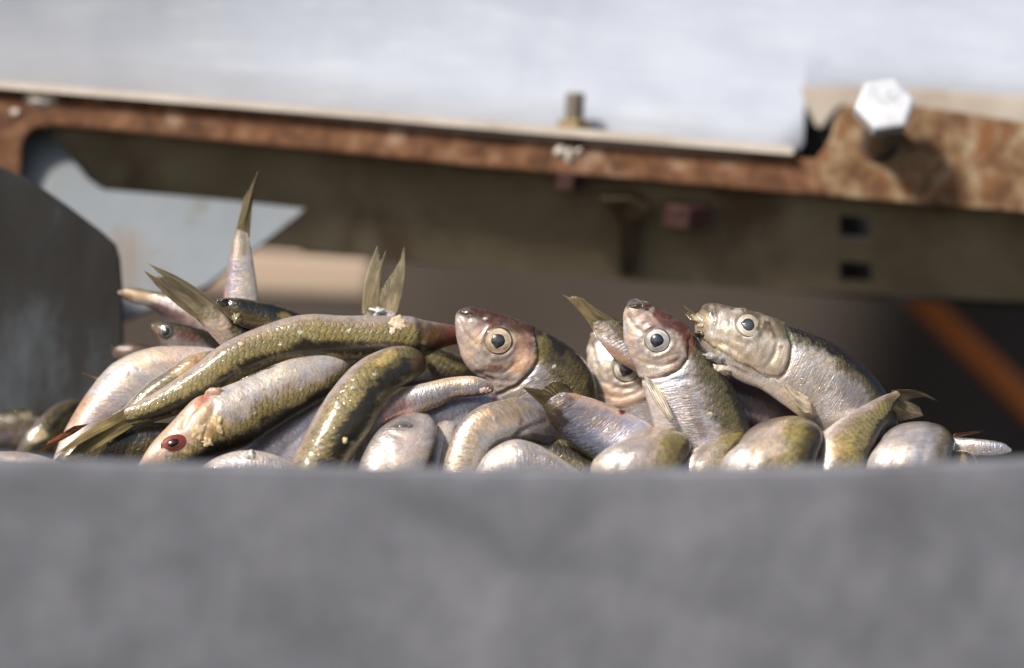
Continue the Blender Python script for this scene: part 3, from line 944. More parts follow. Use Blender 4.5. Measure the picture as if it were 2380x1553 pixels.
# ---- galvanised plate above the frame
PBACK = 20
def plate_pt(px, py, edge_py):
    lean = np.interp(px, [-300, 300, 1500, 2700], [-0.35, -0.15, 0.9, 1.3])
    return (px, py, PY0 + PBACK + (edge_py - py) * S * 1000 * lean)
hp_base = P(1190, 350, PY0)
hopper = empty('hopper', hp_base)
tag(hopper, 'bright galvanised sheet metal hopper sloping up above the rusty frame', 'hopper')
e_ = lambda x: np.interp(x, [-2600, 0, 1862, 2700], [-26, 187, 340, 410])
bm = bmesh.new()
cols_ = []
for x in [-2600, -1800, -1000] + list(np.linspace(-300, 1858, 30)) + [1868] + list(np.linspace(1872, 2700, 14)):  # far-left columns, out of view, added to shade the back wall
    lo = e_(x) + 6 if x < 1860 else (e_(x) - 10 if x < 1870 else np.interp(x, [1871, 2100, 2380, 2700], [206, 209, 228, 250]))
    cols_.append([P(*plate_pt(x, lo + (-750 - lo) * v, e_(x))) for v in np.linspace(0, 1, 12)])
ga = [[bm.verts.new(p) for p in c] for c in cols_]
gb = [[bm.verts.new(p + np.array((0, 0.002, -0.0015))) for p in c] for c in cols_]
nc, nr = len(cols_), 12
for i in range(nc - 1):
    for k in range(nr - 1):
        bm.faces.new((ga[i][k], ga[i + 1][k], ga[i + 1][k + 1], ga[i][k + 1]))
        bm.faces.new((gb[i][k], gb[i][k + 1], gb[i + 1][k + 1], gb[i + 1][k]))
    for k in (0, nr - 1):
        bm.faces.new((ga[i][k], gb[i][k], gb[i + 1][k], ga[i + 1][k]))
for k in range(nr - 1):
    for i in (0, nc - 1):
        bm.faces.new((ga[i][k], gb[i][k], gb[i][k + 1], ga[i][k + 1]))
finish_bm(bm, 'sloping_plate', M_PLATE, hopper, P(1190, 0, PY0 + 40), 0, True)
# folded lower edge, facing forward
fold = [(x, e_(x) + 1.5, PY0 + 3.5) for x in (-300, 0, 400, 800, 1200, 1600, 1846)] + [(1846, e_(1846) + 22, PY0 - 1)] + [(x, e_(x) + (22 if x > 900 else 19), PY0 - 1) for x in (1600, 1200, 800, 400, 0, -300)]
slab('folded_edge', fold, PBACK + 4, M_BEIGE, hopper, bevel=0.0006, direction=(0, 1, 0))
YB = PY0 + 30
slab('inner_flange', [(1860, 200, YB), (2120, 204, YB), (2700, 244, YB), (2700, 340, YB), (2380, 290, YB), (2134, 256, YB), (1995, 250, YB), (1952, 247, YB), (1930, 270, YB), (1914, 294, YB), (1905, 299, YB), (1896, 292, YB), (1882, 262, YB), (1872, 240, YB)], 3,
     M_BEIGE, hopper, bevel=0.0008)
slab('notch_dark_panel', [(1830, 222, YB + 14), (2100, 222, YB + 14), (2100, 400, YB + 14), (1830, 400, YB + 14)], 3, M_DARK, hopper, bevel=0)  # dark panel added behind the notch, standing in for its shaded gap

# ------------------------------------------------------------------ the fish
def circ(x, y, r, n=20):
    return [(x + r * math.cos(2 * math.pi * k / n), y + r * math.sin(2 * math.pi * k / n)) for k in range(n + 1)]

HC = dict(top=srgb(76, 54, 42), cheek=srgb(190, 175, 164), chin=srgb(202, 186, 176))
HCS = dict(top=srgb(92, 82, 62), cheek=srgb(192, 180, 164), chin=srgb(206, 192, 178))
RED = srgb(120, 30, 22)
MAROON = srgb(116, 62, 56)
PEACH = srgb(226, 176, 140)
DK = srgb(36, 30, 24)

# 1 long curved fish across the left
f = fish('long olive herring arched across the left of the heap, dark stripe along its side',
         [(262, 962, 274, 992, -6, .12), (327, 931, 338, 984, -5), (384, 897, 408, 966, -4), (447, 853, 486, 930, -3), (524, 795, 574, 876, -2), (605, 759, 640, 851, 0),
          (697, 732, 716, 835, 1), (800, 733, 802, 836, 2), (900, 734, 898, 836, 3), (958, 736, 952, 836, 5), (1000, 746, 998, 824, 8), (1036, 753, 1030, 808, 12), (1066, 758, 1062, 800, 16), (1100, 766, 1094, 800, 24)],
         tau=(1.0, 0.05), roll=122, thick=0.62, pal='gold', seed=1, cap=(0.2, 0.8), ang=(17, 62, 80, 118), silver=0.35, m=64,
         creases=[([(975, 738), (984, 770), (978, 812), (962, 838)], 0.9, 9, srgb(60, 46, 32), 0.5)],
         patches=[(1030, 782, 46, 36, 0, srgb(126, 78, 48), 0.75), (1055, 785, 22, 30, 0, srgb(170, 84, 60), 0.7), (850, 806, 150, 15, 0, srgb(50, 44, 40), 0.75), (640, 846, 60, 10, -25, srgb(66, 58, 50), 0.5),
                  (990, 765, 22, 40, 0, srgb(52, 42, 30), 0.5)])
fin(f, 'tail_fin', (304, 942), (316, 986), [(0, 124, 1060), (0.25, 140, 1052), (0.5, 178, 1036), (0.75, 150, 1064), (1, 148, 1076)], -5, -16, (168, 154, 104), (164, 146, 100), rays=22, bow=-0.03, clear=0.05, seed=3, thick=0.5, wave=0.2)
blob(f, 'loose_scale', 921, 752, 23, 19, 0.35, (222, 196, 164), rot=20, seed=4, rag=0.5)
blob(f, 'loose_scale', 912, 768, 8, 10, 0.3, (224, 206, 180), rot=20, seed=6, rag=0.5)
fin(f, 'dorsal_fin', (640, 846), (560, 880), [(0, 618, 862), (0.5, 575, 890), (1, 535, 906)], -8, -8, (120, 110, 76), rays=10, clear=0.4, seed=5, thick=0.2)

# 2 red-eyed fish lower left
f = fish('herring with a bloody red eye, head low at the wall, pale belly up',
         [(325, 1074, 334, 1092, -20), (345, 1040, 384, 1100, -19), (396, 984, 446, 1084, -16), (456, 924, 508, 1056, -13), (506, 904, 566, 1040, -11), (581, 874, 642, 994, -8), (663, 838, 706, 956, -5), (719, 828, 762, 922, -2), (775, 826, 797, 890, 2), (817, 829, 820, 860, 7), (860, 834, 858, 852, 14)],
         tau=(0.0, 0.95), roll=154, thick=0.62, pal='gold', seed=2, ang=(26, 52, 60, 70), silver=0.35, cap=(0.8, 0.4), m=64,
         creases=[([(490, 902), (470, 930), (440, 960), (425, 990)], 0.8, 7, srgb(200, 150, 130), 0.4), ([(500, 940), (490, 970), (470, 1000), (470, 1030)], 0.7, 6)],
         patches=[(430, 975, 90, 60, -50, srgb(214, 178, 152), 0.8), (474, 922, 34, 9, -48, srgb(176, 92, 66), 0.7, 0.5), (360, 1050, 30, 40, 30, srgb(206, 168, 140), 0.7), (490, 985, 38, 46, -40, srgb(206, 178, 130), 0.6, 1.3), (505, 1000, 20, 26, 0, srgb(150, 128, 78), 0.6, 1.4)])
eye(f, 403, 1030, 31, 19, -22, iris=(150, 70, 50), rim=(96, 42, 30), pup=(30, 6, 6), pr=0.45, blood=(120, 34, 24), key=0.05, proud=0.12)
blob(f, 'gill_flap', 498, 912, 24, 11, 2.0, (214, 170, 146), rot=-8, seed=8, rag=0.3)
blob(f, 'torn_skin', 462, 1006, 16, 20, 0.6, (222, 194, 150), rot=20, seed=9, rag=0.8)
blob(f, 'torn_skin', 505, 990, 12, 24, 0.6, (214, 186, 140), rot=-20, seed=10, rag=0.8)
blob(f, 'torn_skin', 482, 1028, 14, 10, 0.7, (226, 202, 160), rot=10, seed=21, rag=0.8)

# 3 bent fish centre-left
f = fish('olive herring bent over like a hook in front of the long arched one',
         [(610, 1220, 760, 1215, -24), (668, 1088, 808, 1084, -20), (716, 995, 862, 1000, -17), (772, 904, 890, 944, -14), (830, 842, 922, 906, -10), (886, 814, 958, 884, -5), (930, 808, 984, 866, 2), (962, 816, 990, 854, 10), (985, 828, 996, 850, 20)],
         tau=(0.30, 1.0), roll=112, rollend=128, thick=0.66, pal='gold', seed=3, ang=(20, 62, 78, 100), silver=0.4, m=64, cap=(0.6, 0.8),
         patches=[(925, 858, 62, 24, -38, srgb(58, 50, 38), 0.45), (897, 832, 26, 12, -30, srgb(226, 196, 124), 0.5), (960, 905, 20, 40, 30, srgb(196, 164, 130), 0.6), (975, 848, 22, 26, 0, srgb(112, 78, 46), 0.7), (905, 925, 20, 60, 28, srgb(66, 58, 46), 0.4)])
blob(f, 'loose_scale', 803, 1022, 7, 9, 0.9, (222, 198, 140), seed=11)

# 4 pale fish far left
f = fish('pale pinkish herring with round belly humped at the far left behind the long arched one',
         [(120, 1075, 190, 1110, 6), (158, 985, 258, 1005, 10), (203, 912, 332, 955, 12), (258, 848, 372, 925, 13), (335, 812, 420, 906, 14), (425, 804, 478, 900, 15), (505, 812, 540, 892, 16), (580, 836, 600, 900, 18), (660, 862, 670, 900, 20)],
         tau=(0.25, 0.95), roll=205, thick=0.6, pal='pink', seed=4, silver=0.6,
         patches=[(178, 950, 22, 60, 28, srgb(190, 140, 100), 0.7), (235, 960, 40, 50, 30, srgb(176, 150, 152), 0.5), (380, 830, 80, 26, -8, srgb(222, 184, 148), 0.5)])
fin(f, 'pectoral_fin', (206, 985), (170, 1010), [(0, 172, 990), (0.5, 112, 1026), (1, 100, 1046)], 2, 0, (196, 118, 74), (176, 108, 70), rays=12, clear=0.2, seed=6)
fin(f, 'pelvic_fin', (236, 880), (226, 884), [(0, 187, 865), (1, 190, 869)], 14, 15, (150, 116, 84), rays=4, clear=0.2, seed=7)

# 5 sliver between them
f = fish('thin olive strip of a herring wedged between the pale humped and long arched ones',
         [(250, 985, 300, 1005, 2), (296, 938, 350, 985, 3), (340, 893, 400, 955, 4), (392, 858, 450, 915, 5), (440, 828, 500, 890, 6), (505, 812, 560, 870, 8), (600, 800, 640, 850, 12)],
         tau=(0.9, 0.3), roll=92, thick=0.5, pal='olive', seed=5, patches=[(440, 845, 50, 16, -38, srgb(196, 158, 110), 0.6), (458, 842, 12, 8, 0, srgb(130, 70, 40), 0.7)])

# 6 left tail
f = fish('herring tail whose narrow forked fin points up to the left, before the grey gusset',
         [(492, 700, 444, 728, 8, .10), (536, 722, 484, 772, 9), (578, 742, 520, 810, 10), (630, 775, 570, 860, 12), (690, 810, 640, 900, 14), (760, 850, 720, 930, 16), (820, 900, 790, 970, 18)],
         tau=(1.0, 0.4), roll=60, thick=0.5, pal='silver', seed=6, cap=(0.3, 0.6), patches=[(478, 728, 52, 34, 35, srgb(126, 112, 80), 0.9), (505, 770, 30, 40, -40, srgb(196, 176, 164), 0.7)])
fin(f, 'tail_fin', (512, 712), (464, 746), [(0, 345, 613), (0.22, 362, 630), (0.5, 378, 641), (0.75, 355, 640), (1, 331, 625)], 8, 6, (158, 148, 120), (140, 128, 102), rays=20, bow=-0.05, clear=0.3, seed=8, wave=0.3)

# 7 dark wet head
f = fish('dark wet herring head, blackish olive, lying behind the top of the long arched fish',
         [(506, 694, 506, 714, 6), (540, 692, 545, 748, 5), (592, 699, 590, 770, 6), (645, 711, 640, 790, 7), (705, 732, 695, 815, 9), (780, 760, 770, 840, 11), (860, 780, 850, 850, 14)],
         tau=(0.0, 0.6), roll=55, thick=0.65, pal='dark', seed=7, lumpy=0.10, scales=0.5, ang=(30, 62, 90, 130), silver=0.3,
         patches=[(575, 715, 22, 12, 10, srgb(28, 30, 26), 0.8), (628, 714, 24, 12, 10, srgb(24, 30, 28), 0.85), (670, 740, 26, 12, 25, srgb(150, 130, 70), 0.6), (590, 755, 40, 14, 20, srgb(80, 60, 36), 0.6)])
blob(f, 'jaw_scrap', 522, 704, 16, 10, 2.0, (44, 38, 26), seed=12, rag=0.7)
blob(f, 'jaw_scrap', 548, 742, 12, 14, 1.5, (140, 130, 92), seed=13, rag=0.6)

# 8 upright pale fish, tail up
f = fish('pale pink herring standing upright, its thin dark tail the tallest in the heap',
         [(500, 860, 640, 860, 26), (506, 790, 618, 790, 25), (517, 720, 604, 720, 24), (525, 645, 594, 645, 24), (536, 580, 584, 582, 24), (549, 535, 577, 546, 24, .2)],
         tau=(0.5, 1.0), roll=-35, thick=0.5, pal='pink', seed=8, cap=(0.6, 0.3), scales=0.4, silver=0.8,
         patches=[(552, 560, 26, 40, 0, srgb(134, 120, 84), 0.7), (540, 640, 14, 90, 5, srgb(150, 136, 146), 0.5)])
fin(f, 'tail_fin', (547, 540), (580, 552), [(0, 568, 455), (0.25, 584, 430), (0.4, 607, 381), (0.55, 588, 432), (1, 588, 456)], 24, 26, (120, 106, 60), (96, 84, 50), rays=8, clear=0.1, seed=9, wave=0.2)

# 9 slim snout far left
f = fish('slim peach snout pointing left above the dark-eyed head at the far left',
         [(276, 675, 279, 687, 34), (300, 669, 300, 701, 34), (349, 676, 345, 714, 33), (390, 681, 380, 738, 32), (435, 692, 425, 770, 31), (490, 715, 480, 800, 30), (560, 750, 550, 830, 30)],
         tau=(0.0, 0.5), roll=20, thick=0.55, pal='pink', seed=9, lumpy=0.06, ang=(10, 30, 50, 90),
         patches=[(290, 684, 18, 16, 0, srgb(132, 108, 56), 0.8), (380, 722, 46, 14, 18, srgb(84, 40, 36), 0.75), (330, 688, 40, 10, 5, srgb(206, 170, 120), 0.6), (420, 745, 40, 26, 0, srgb(150, 116, 116), 0.6)])

# 10 small dark head with eye
f = fish('small brown herring head with a dark eye, under the slim peach snout at far left',
         [(352, 752, 358, 774, 24), (372, 746, 371, 806, 24), (412, 750, 405, 834, 24), (462, 762, 452, 854, 25), (520, 785, 510, 880, 26), (600, 820, 590, 900, 28)],
         tau=(0.0, 0.5), roll=10, thick=0.55, pal='dark', seed=10, lumpy=0.06, patches=[(362, 785, 14, 30, 0, srgb(150, 106, 70), 0.7), (430, 780, 40, 14, 10, srgb(96, 66, 54), 0.7)])
eye(f, 386, 771, 17, 17, 0, iris=(70, 64, 56), rim=(24, 20, 18), pup=(20, 20, 22), pr=0.6)

# 11 brown lump behind
f = fish('brown tattered herring scrap just above the pale humped one at far left',
         [(268, 806, 272, 834, 44), (300, 797, 298, 850, 44), (352, 804, 350, 880, 44), (420, 820, 420, 900, 42), (500, 850, 500, 920, 42)],
         tau=(0.0, 0.5), roll=15, thick=0.5, pal='dark', seed=11, lumpy=0.12, patches=[(310, 812, 40, 18, 0, srgb(92, 58, 44), 0.8)])
fin(f, 'pectoral_fin', (290, 830), (280, 838), [(0, 254, 800), (1, 258, 806)], 42, 42, (150, 130, 112), rays=4, clear=0.2, seed=14)

# 12-15 the blurred far corner of the heap
f = fish('dark blurred herring at the left edge of the heap, furthest back in the corner',
         [(-90, 985, -80, 1040, 54), (-20, 962, -15, 1040, 54), (50, 952, 52, 1040, 54), (110, 962, 110, 1050, 54), (160, 990, 155, 1060, 54)], tau=(0.9, 0.1), roll=25, thick=0.5, pal='dark', seed=12, lumpy=0.15,
         patches=[(60, 966, 18, 10, 0, srgb(140, 128, 104), 0.6), (25, 975, 14, 8, 0, srgb(150, 140, 116), 0.5)])
f = fish('dark herring crossing the left corner with pale torn patch, just right of picture edge',
         [(20, 1080, 80, 1110, 40), (55, 1020, 110, 1060, 40), (90, 975, 140, 1020, 42), (120, 948, 165, 985, 46), (160, 930, 190, 960, 50)], tau=(0.3, 1.0), roll=100, thick=0.5, pal='dark', seed=13, lumpy=0.12,
         patches=[(85, 1010, 26, 18, 0, srgb(196, 180, 148), 0.8), (130, 1030, 26, 14, -40, srgb(170, 120, 56), 0.7)])
f = fish('pale herring lying flat at the bottom left corner along the trough wall',
         [(-120, 1050, -120, 1140, -30), (0, 1049, 0, 1150, -30), (60, 1051, 60, 1150, -30), (110, 1062, 110, 1150, -30), (170, 1085, 170, 1140, -28)], tau=(0.8, 0.1), roll=200, thick=0.5, pal='pink', seed=14,
         patches=[(40, 1056, 40, 8, 5, srgb(160, 110, 80), 0.5)])
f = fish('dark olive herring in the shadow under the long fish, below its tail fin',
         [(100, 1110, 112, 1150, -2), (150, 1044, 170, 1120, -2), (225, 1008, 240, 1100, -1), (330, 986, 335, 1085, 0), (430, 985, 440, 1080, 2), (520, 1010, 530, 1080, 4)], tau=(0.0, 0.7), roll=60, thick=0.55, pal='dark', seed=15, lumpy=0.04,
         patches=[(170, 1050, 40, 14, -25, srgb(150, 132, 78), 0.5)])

# 16 upright forked tail
f = fish('upright forked translucent tail standing behind the long arched fish, centre left',
         [(835, 860, 935, 860, 18), (838, 800, 928, 800, 18), (840, 760, 922, 760, 18), (842, 728, 919, 728, 18, .08)], tau=(0.7, 1.0), roll=0, thick=0.35, pal='olive', seed=16, cap=(0.6, 0.2))
fin(f, 'tail_fin', (841, 736), (919, 736), [(0, 879, 565), (0.10, 881, 590), (0.2, 885, 606), (0.27, 899, 577), (0.31, 888, 612), (0.42, 886, 645), (0.5, 884, 675), (0.58, 893, 662), (0.72, 916, 629), (0.88, 931, 600), (1, 939, 567)], 18, 19, (168, 156, 122), (158, 148, 122), rays=24, bow=0.06, clear=0.35, seed=15, wave=0.3)
blob(f, 'flesh_scrap', 880, 724, 17, 11, 1.2, (226, 228, 226), seed=17, rag=0.7, at=16.5)

# 17 first head
gill = [(1241, 770), (1250, 800), (1252, 832), (1241, 855), (1226, 874), (1200, 898), (1160, 915)]
f = fish('leftmost of the four staring heads, herring with amber-ringed eye and dark reddish snout',
         [(1074, 721, 1063, 738, 4), (1090, 717, 1061, 752, 3), (1112, 720, 1064, 780, 3), (1157, 731, 1075, 824, 4), (1213, 749, 1095, 857, 5), (1283, 780, 1128, 886, 7), (1340, 818, 1150, 932, 9), (1376, 866, 1172, 990, 11), (1393, 940, 1212, 1050, 13), (1400, 1030, 1260, 1110, 14), (1400, 1130, 1310, 1180, 16)],
         tau=(0.0, 0.62), roll=0, thick=0.46, pal='silver', seed=17, head=(gill, (1120, 800), HC), ang=(42, 66, 84, 112), m=84, res=0.5, lumpy=0.015, cap=(0.5, 0.6),
         creases=[(gill, 0.9, 4.5, srgb(110, 76, 62), 0.6), ([(1070, 742), (1082, 772), (1100, 790), (1112, 800)], 0.35, 4, srgb(190, 150, 128), 0.4), ([(1190, 796), (1200, 826), (1194, 850), (1170, 866), (1126, 862)], 0.45, 4, srgb(176, 136, 116), 0.4), (circ(1158, 792, 36 + 2), -0.45, 4, srgb(120, 92, 74), 0.25), ([(1112, 862), (1150, 882), (1196, 886)], 0.5, 4, srgb(176, 140, 124), 0.4), ([(1126, 880), (1160, 898), (1200, 902)], 0.45, 4),
                  ([(1210, 790), (1222, 815), (1222, 845), (1208, 866)], -0.3, 6),
                  ([(1072, 735), (1088, 742), (1104, 738)], 0.5, 4, srgb(70, 46, 36), 0.6)],
         patches=[(1088, 726, 30, 11, 8, srgb(70, 48, 36), 0.8), (1132, 762, 34, 26, 30, MAROON, 0.6), (1176, 750, 84, 20, 17, srgb(78, 50, 38), 0.8), (1214, 800, 18, 28, 20, srgb(150, 96, 76), 0.6), (1200, 770, 22, 10, 30, srgb(96, 72, 44), 0.6),
                  (1212, 840, 36, 26, -20, PEACH, 0.55), (1157, 852, 20, 7, 10, srgb(150, 86, 86), 0.8, 0.5), (1100, 800, 22, 40, 20, srgb(228, 198, 176), 0.6), (1258, 812, 22, 34, 10, srgb(150, 136, 76), 0.6), (1290, 826, 60, 24, 35, srgb(46, 40, 28), 0.55), (1335, 870, 30, 50, -20, srgb(120, 108, 70), 0.4)])
eye(f, 1158, 792, 32, 31, 0, iris=(220, 194, 162), rim=(38, 30, 26), pup=(50, 52, 54), pr=0.50, keyang=-105)
blob(f, 'nostril', 1125, 743, 7, 5, 0.7, (214, 214, 216), seed=19, rag=0.3)
blob(f, 'lip', 1080, 728, 15, 6, 0.45, (66, 50, 38), rot=12, seed=18, rag=0.5)

# 18 olive flank behind
f = fish('olive flank of a herring in the gap behind the leftmost staring head',
         [(930, 790, 925, 900, 26), (1000, 800, 992, 900, 26), (1060, 822, 1048, 905, 27), (1120, 850, 1102, 920, 28), (1190, 885, 1170, 940, 30)], tau=(0.3, 0.9), roll=40, thick=0.5, pal='olive', seed=18)
fin(f, 'dorsal_fin', (1000, 815), (1115, 860), [(0, 1012, 818), (0.5, 1056, 830), (1, 1112, 852)], 20, 19, (206, 190, 168), rays=12, clear=0.2, seed=20)

# 19 pink fish with blunt end
f = fish('pink-white herring lying belly up with a blunt cut end, just under the leftmost staring head',
         [(812, 1070, 850, 1090, -4), (838, 1010, 862, 1045, -6), (878, 950, 892, 1006, -6), (930, 908, 948, 974, -5), (1000, 887, 1016, 946, -4), (1056, 876, 1064, 926, -3), (1108, 876, 1110, 920, -3), (1134, 885, 1132, 916, -2), (1145, 893, 1144, 912, -2)],
         tau=(0.35, 0.9), roll=190, thick=0.6, pal='pink', seed=19, cap=(0.6, 0.3), patches=[(920, 960, 44, 26, -35, srgb(212, 160, 152), 0.7), (1140, 900, 12, 16, 0, srgb(150, 96, 70), 0.6), (1050, 885, 80, 12, -5, srgb(226, 196, 160), 0.6)])
blob(f, 'torn_skin', 1126, 908, 14, 10, 0.8, (216, 190, 172), seed=22, rag=0.7)

# 20 blue-grey flank
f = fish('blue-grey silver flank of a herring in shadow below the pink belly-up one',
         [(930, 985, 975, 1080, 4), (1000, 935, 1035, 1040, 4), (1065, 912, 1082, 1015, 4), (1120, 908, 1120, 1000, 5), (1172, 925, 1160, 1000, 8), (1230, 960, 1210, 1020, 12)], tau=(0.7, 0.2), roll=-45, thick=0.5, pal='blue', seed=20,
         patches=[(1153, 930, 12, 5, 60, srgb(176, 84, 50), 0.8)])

# 21 rounded pale head at the wall
f = fish('rounded pale herring head with a sunken eye, at the wall right of the hooked one',
         [(790, 1230, 950, 1230, -24), (822, 1110, 984, 1105, -22), (850, 1045, 1002, 1060, -19), (880, 1002, 1014, 1018, -15), (922, 976, 1014, 990, -10), (962, 966, 1004, 974, -4)], tau=(0.6, 0.0), roll=-60, thick=0.5, pal='pink', seed=21,
         patches=[(938, 992, 40, 14, -10, srgb(150, 140, 142), 0.6), (930, 1040, 60, 30, -20, srgb(222, 194, 178), 0.5)], creases=[([(905, 1005), (940, 1022), (980, 1026), (1005, 1020)], 0.4, 5), ([(870, 1020), (900, 1040), (905, 1080)], 0.4, 5)], ang=(10, 24, 40, 70))
eye(f, 938, 990, 22, 9, -8, iris=(120, 114, 112), rim=(90, 80, 76), pup=(70, 68, 70), pr=0.5, proud=0.1)

# 22 thin silver fish
f = fish('narrow silver strip of a herring squeezed left of the arched peach one at the wall',
         [(960, 1200, 1030, 1200, -8), (980, 1100, 1046, 1100, -8), (996, 1030, 1056, 1040, -6), (1012, 990, 1060, 1000, -2), (1034, 975, 1066, 985, 5)], tau=(0.3, 0.8), roll=-80, thick=0.5, pal='silver', seed=22)

# 23 arch fish
f = fish('peach herring arched in an upside-down U at the wall, below the leftmost staring head',
         [(1008, 1190, 1104, 1190, -22), (1026, 1098, 1116, 1102, -21), (1040, 1044, 1130, 1066, -20), (1064, 988, 1150, 1038, -18), (1108, 948, 1186, 1026, -15), (1170, 929, 1222, 1022, -11), (1230, 924, 1264, 1032, -6), (1278, 955, 1300, 1050, 0), (1312, 1015, 1322, 1080, 6)],
         tau=(0.2, 0.85), roll=-28, rollend=-60, thick=0.5, pal='gold', seed=23, ang=(18, 40, 52, 78), cap=(0.6, 0.7),
         creases=[([(1268, 980), (1240, 990), (1212, 1003), (1196, 1022)], 0.7, 5, srgb(150, 120, 100), 0.3)],
         patches=[(1160, 965, 70, 34, -20, srgb(226, 194, 156), 0.7), (1268, 1010, 40, 34, 30, srgb(132, 120, 132), 0.7, 0.6), (1211, 981, 5, 10, 15, srgb(120, 54, 40), 0.8, 0.4), (1080, 1050, 26, 60, 15, srgb(206, 176, 124), 0.5)])

# 24 tail with red spot
f = fish('herring tail with short ragged grey fin and a red blood spot below the staring heads',
         [(1316, 902, 1254, 928, -14, .10), (1345, 917, 1270, 964, -13), (1385, 929, 1289, 995, -11), (1426, 945, 1324, 1030, -9), (1470, 962, 1370, 1062, -8), (1512, 986, 1412, 1094, -8), (1545, 1030, 1446, 1135, -8), (1560, 1090, 1480, 1170, -8)],
         tau=(1.0, 0.35), roll=205, thick=0.5, pal='blue', seed=24, cap=(0.3, 0.6), m=64,
         patches=[(1395, 938, 80, 14, 20, srgb(222, 186, 158), 0.8), (1336, 915, 18, 12, 0, srgb(206, 160, 110), 0.7), (1284, 945, 46, 30, -25, srgb(70, 60, 44), 0.92), (1285, 972, 30, 40, -30, srgb(74, 62, 46), 0.8), (1400, 975, 70, 24, 25, srgb(190, 172, 174), 0.6), (1447, 957, 9, 8, 0, srgb(112, 26, 18), 1.0, 0.2)])
fin(f, 'tail_fin', (1334, 914), (1268, 950), [(0, 1320, 894), (0.2, 1299, 881), (0.36, 1279, 882), (0.5, 1256, 903), (0.72, 1230, 900), (0.88, 1209, 897), (1, 1232, 917)], -14, -16, (112, 98, 70), (122, 112, 86), rays=20, clear=0.2, seed=24, jag=0.06)
fin(f, 'adipose_spike', (1328, 912), (1322, 912), [(0, 1324, 889), (1, 1322, 890)], -13, -13, (130, 110, 80), rays=4, clear=0.1, seed=25)

# 25 low mound and olive flank
f = fish('pinkish belly mound low against the wall under the arched peach fish',
         [(1095, 1110, 1105, 1175, -27), (1130, 1056, 1140, 1170, -27), (1197, 1021, 1195, 1170, -27), (1250, 1034, 1240, 1170, -26), (1312, 1070, 1300, 1175, -25), (1375, 1115, 1350, 1185, -24)], tau=(0.2, 0.8), roll=185, thick=0.5, pal='pink', seed=25)
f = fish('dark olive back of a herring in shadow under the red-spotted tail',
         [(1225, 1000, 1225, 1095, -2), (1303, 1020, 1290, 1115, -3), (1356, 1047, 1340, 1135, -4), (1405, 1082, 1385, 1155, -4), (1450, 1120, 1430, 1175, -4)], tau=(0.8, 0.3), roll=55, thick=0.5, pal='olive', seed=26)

# 27 second head
gill = [(1545, 880), (1520, 915), (1480, 935), (1440, 945), (1400, 948)]
f = fish('second staring head from the left, half hidden behind a tail fin',
         [(1398, 772, 1376, 782, 20), (1420, 772, 1370, 800, 20), (1462, 782, 1369, 830, 19), (1508, 808, 1372, 868, 18), (1546, 858, 1380, 906, 18), (1575, 920, 1398, 950, 18), (1590, 990, 1425, 1000, 19), (1590, 1075, 1450, 1065, 20), (1580, 1150, 1480, 1150, 20)],
         tau=(0.0, 0.55), roll=0, thick=0.42, pal='silver', seed=27, head=(gill, (1440, 830), HCS), m=84, res=0.5, lumpy=0.015,
         creases=[([(1378, 800), (1392, 850), (1402, 890)], 0.35, 4, srgb(160, 140, 120), 0.4), ([(1400, 915), (1440, 925), (1480, 915), (1500, 895)], 0.4, 5, srgb(190, 160, 136), 0.4), (circ(1456, 858, 34 + 2), -0.45, 4, srgb(120, 108, 92), 0.25), ([(1396, 880), (1430, 900), (1470, 905)], 0.4, 4)],
         patches=[(1382, 790, 14, 16, 0, srgb(96, 84, 62), 0.7), (1400, 815, 16, 34, 0, srgb(226, 218, 206), 0.5), (1430, 910, 40, 22, 0, PEACH, 0.4), (1460, 930, 40, 20, -10, srgb(226, 190, 166), 0.5)])
eye(f, 1456, 858, 31, 30, 0, iris=(206, 194, 176), rim=(44, 44, 42), pup=(44, 46, 48), pr=0.53, keyang=-110)

# 28 tail in front of it
f = fish('herring tail with a pointed olive fin slanting up left between the middle heads',
         [(1426, 738, 1372, 758, 6, .10), (1462, 768, 1398, 800, 6), (1500, 796, 1432, 836, 6), (1550, 836, 1482, 866, 7), (1610, 880, 1560, 900, 9), (1650, 930, 1610, 945, 12)],
         tau=(1.0, 0.5), roll=-10, thick=0.42, pal='silver', seed=28, cap=(0.3, 0.6), ang=(26, 62, 84, 120),
         patches=[(1412, 764, 46, 20, 30, srgb(88, 72, 46), 0.85), (1440, 830, 70, 12, 38, srgb(222, 176, 148), 0.7)])
fin(f, 'tail_fin', (1448, 752), (1386, 778), [(0, 1352, 692), (0.3, 1337, 687), (0.7, 1322, 688), (1, 1307, 684)], 6, 5, (150, 136, 96), (168, 154, 120), rays=18, bow=0.04, clear=0.2, seed=28, wave=0.3)

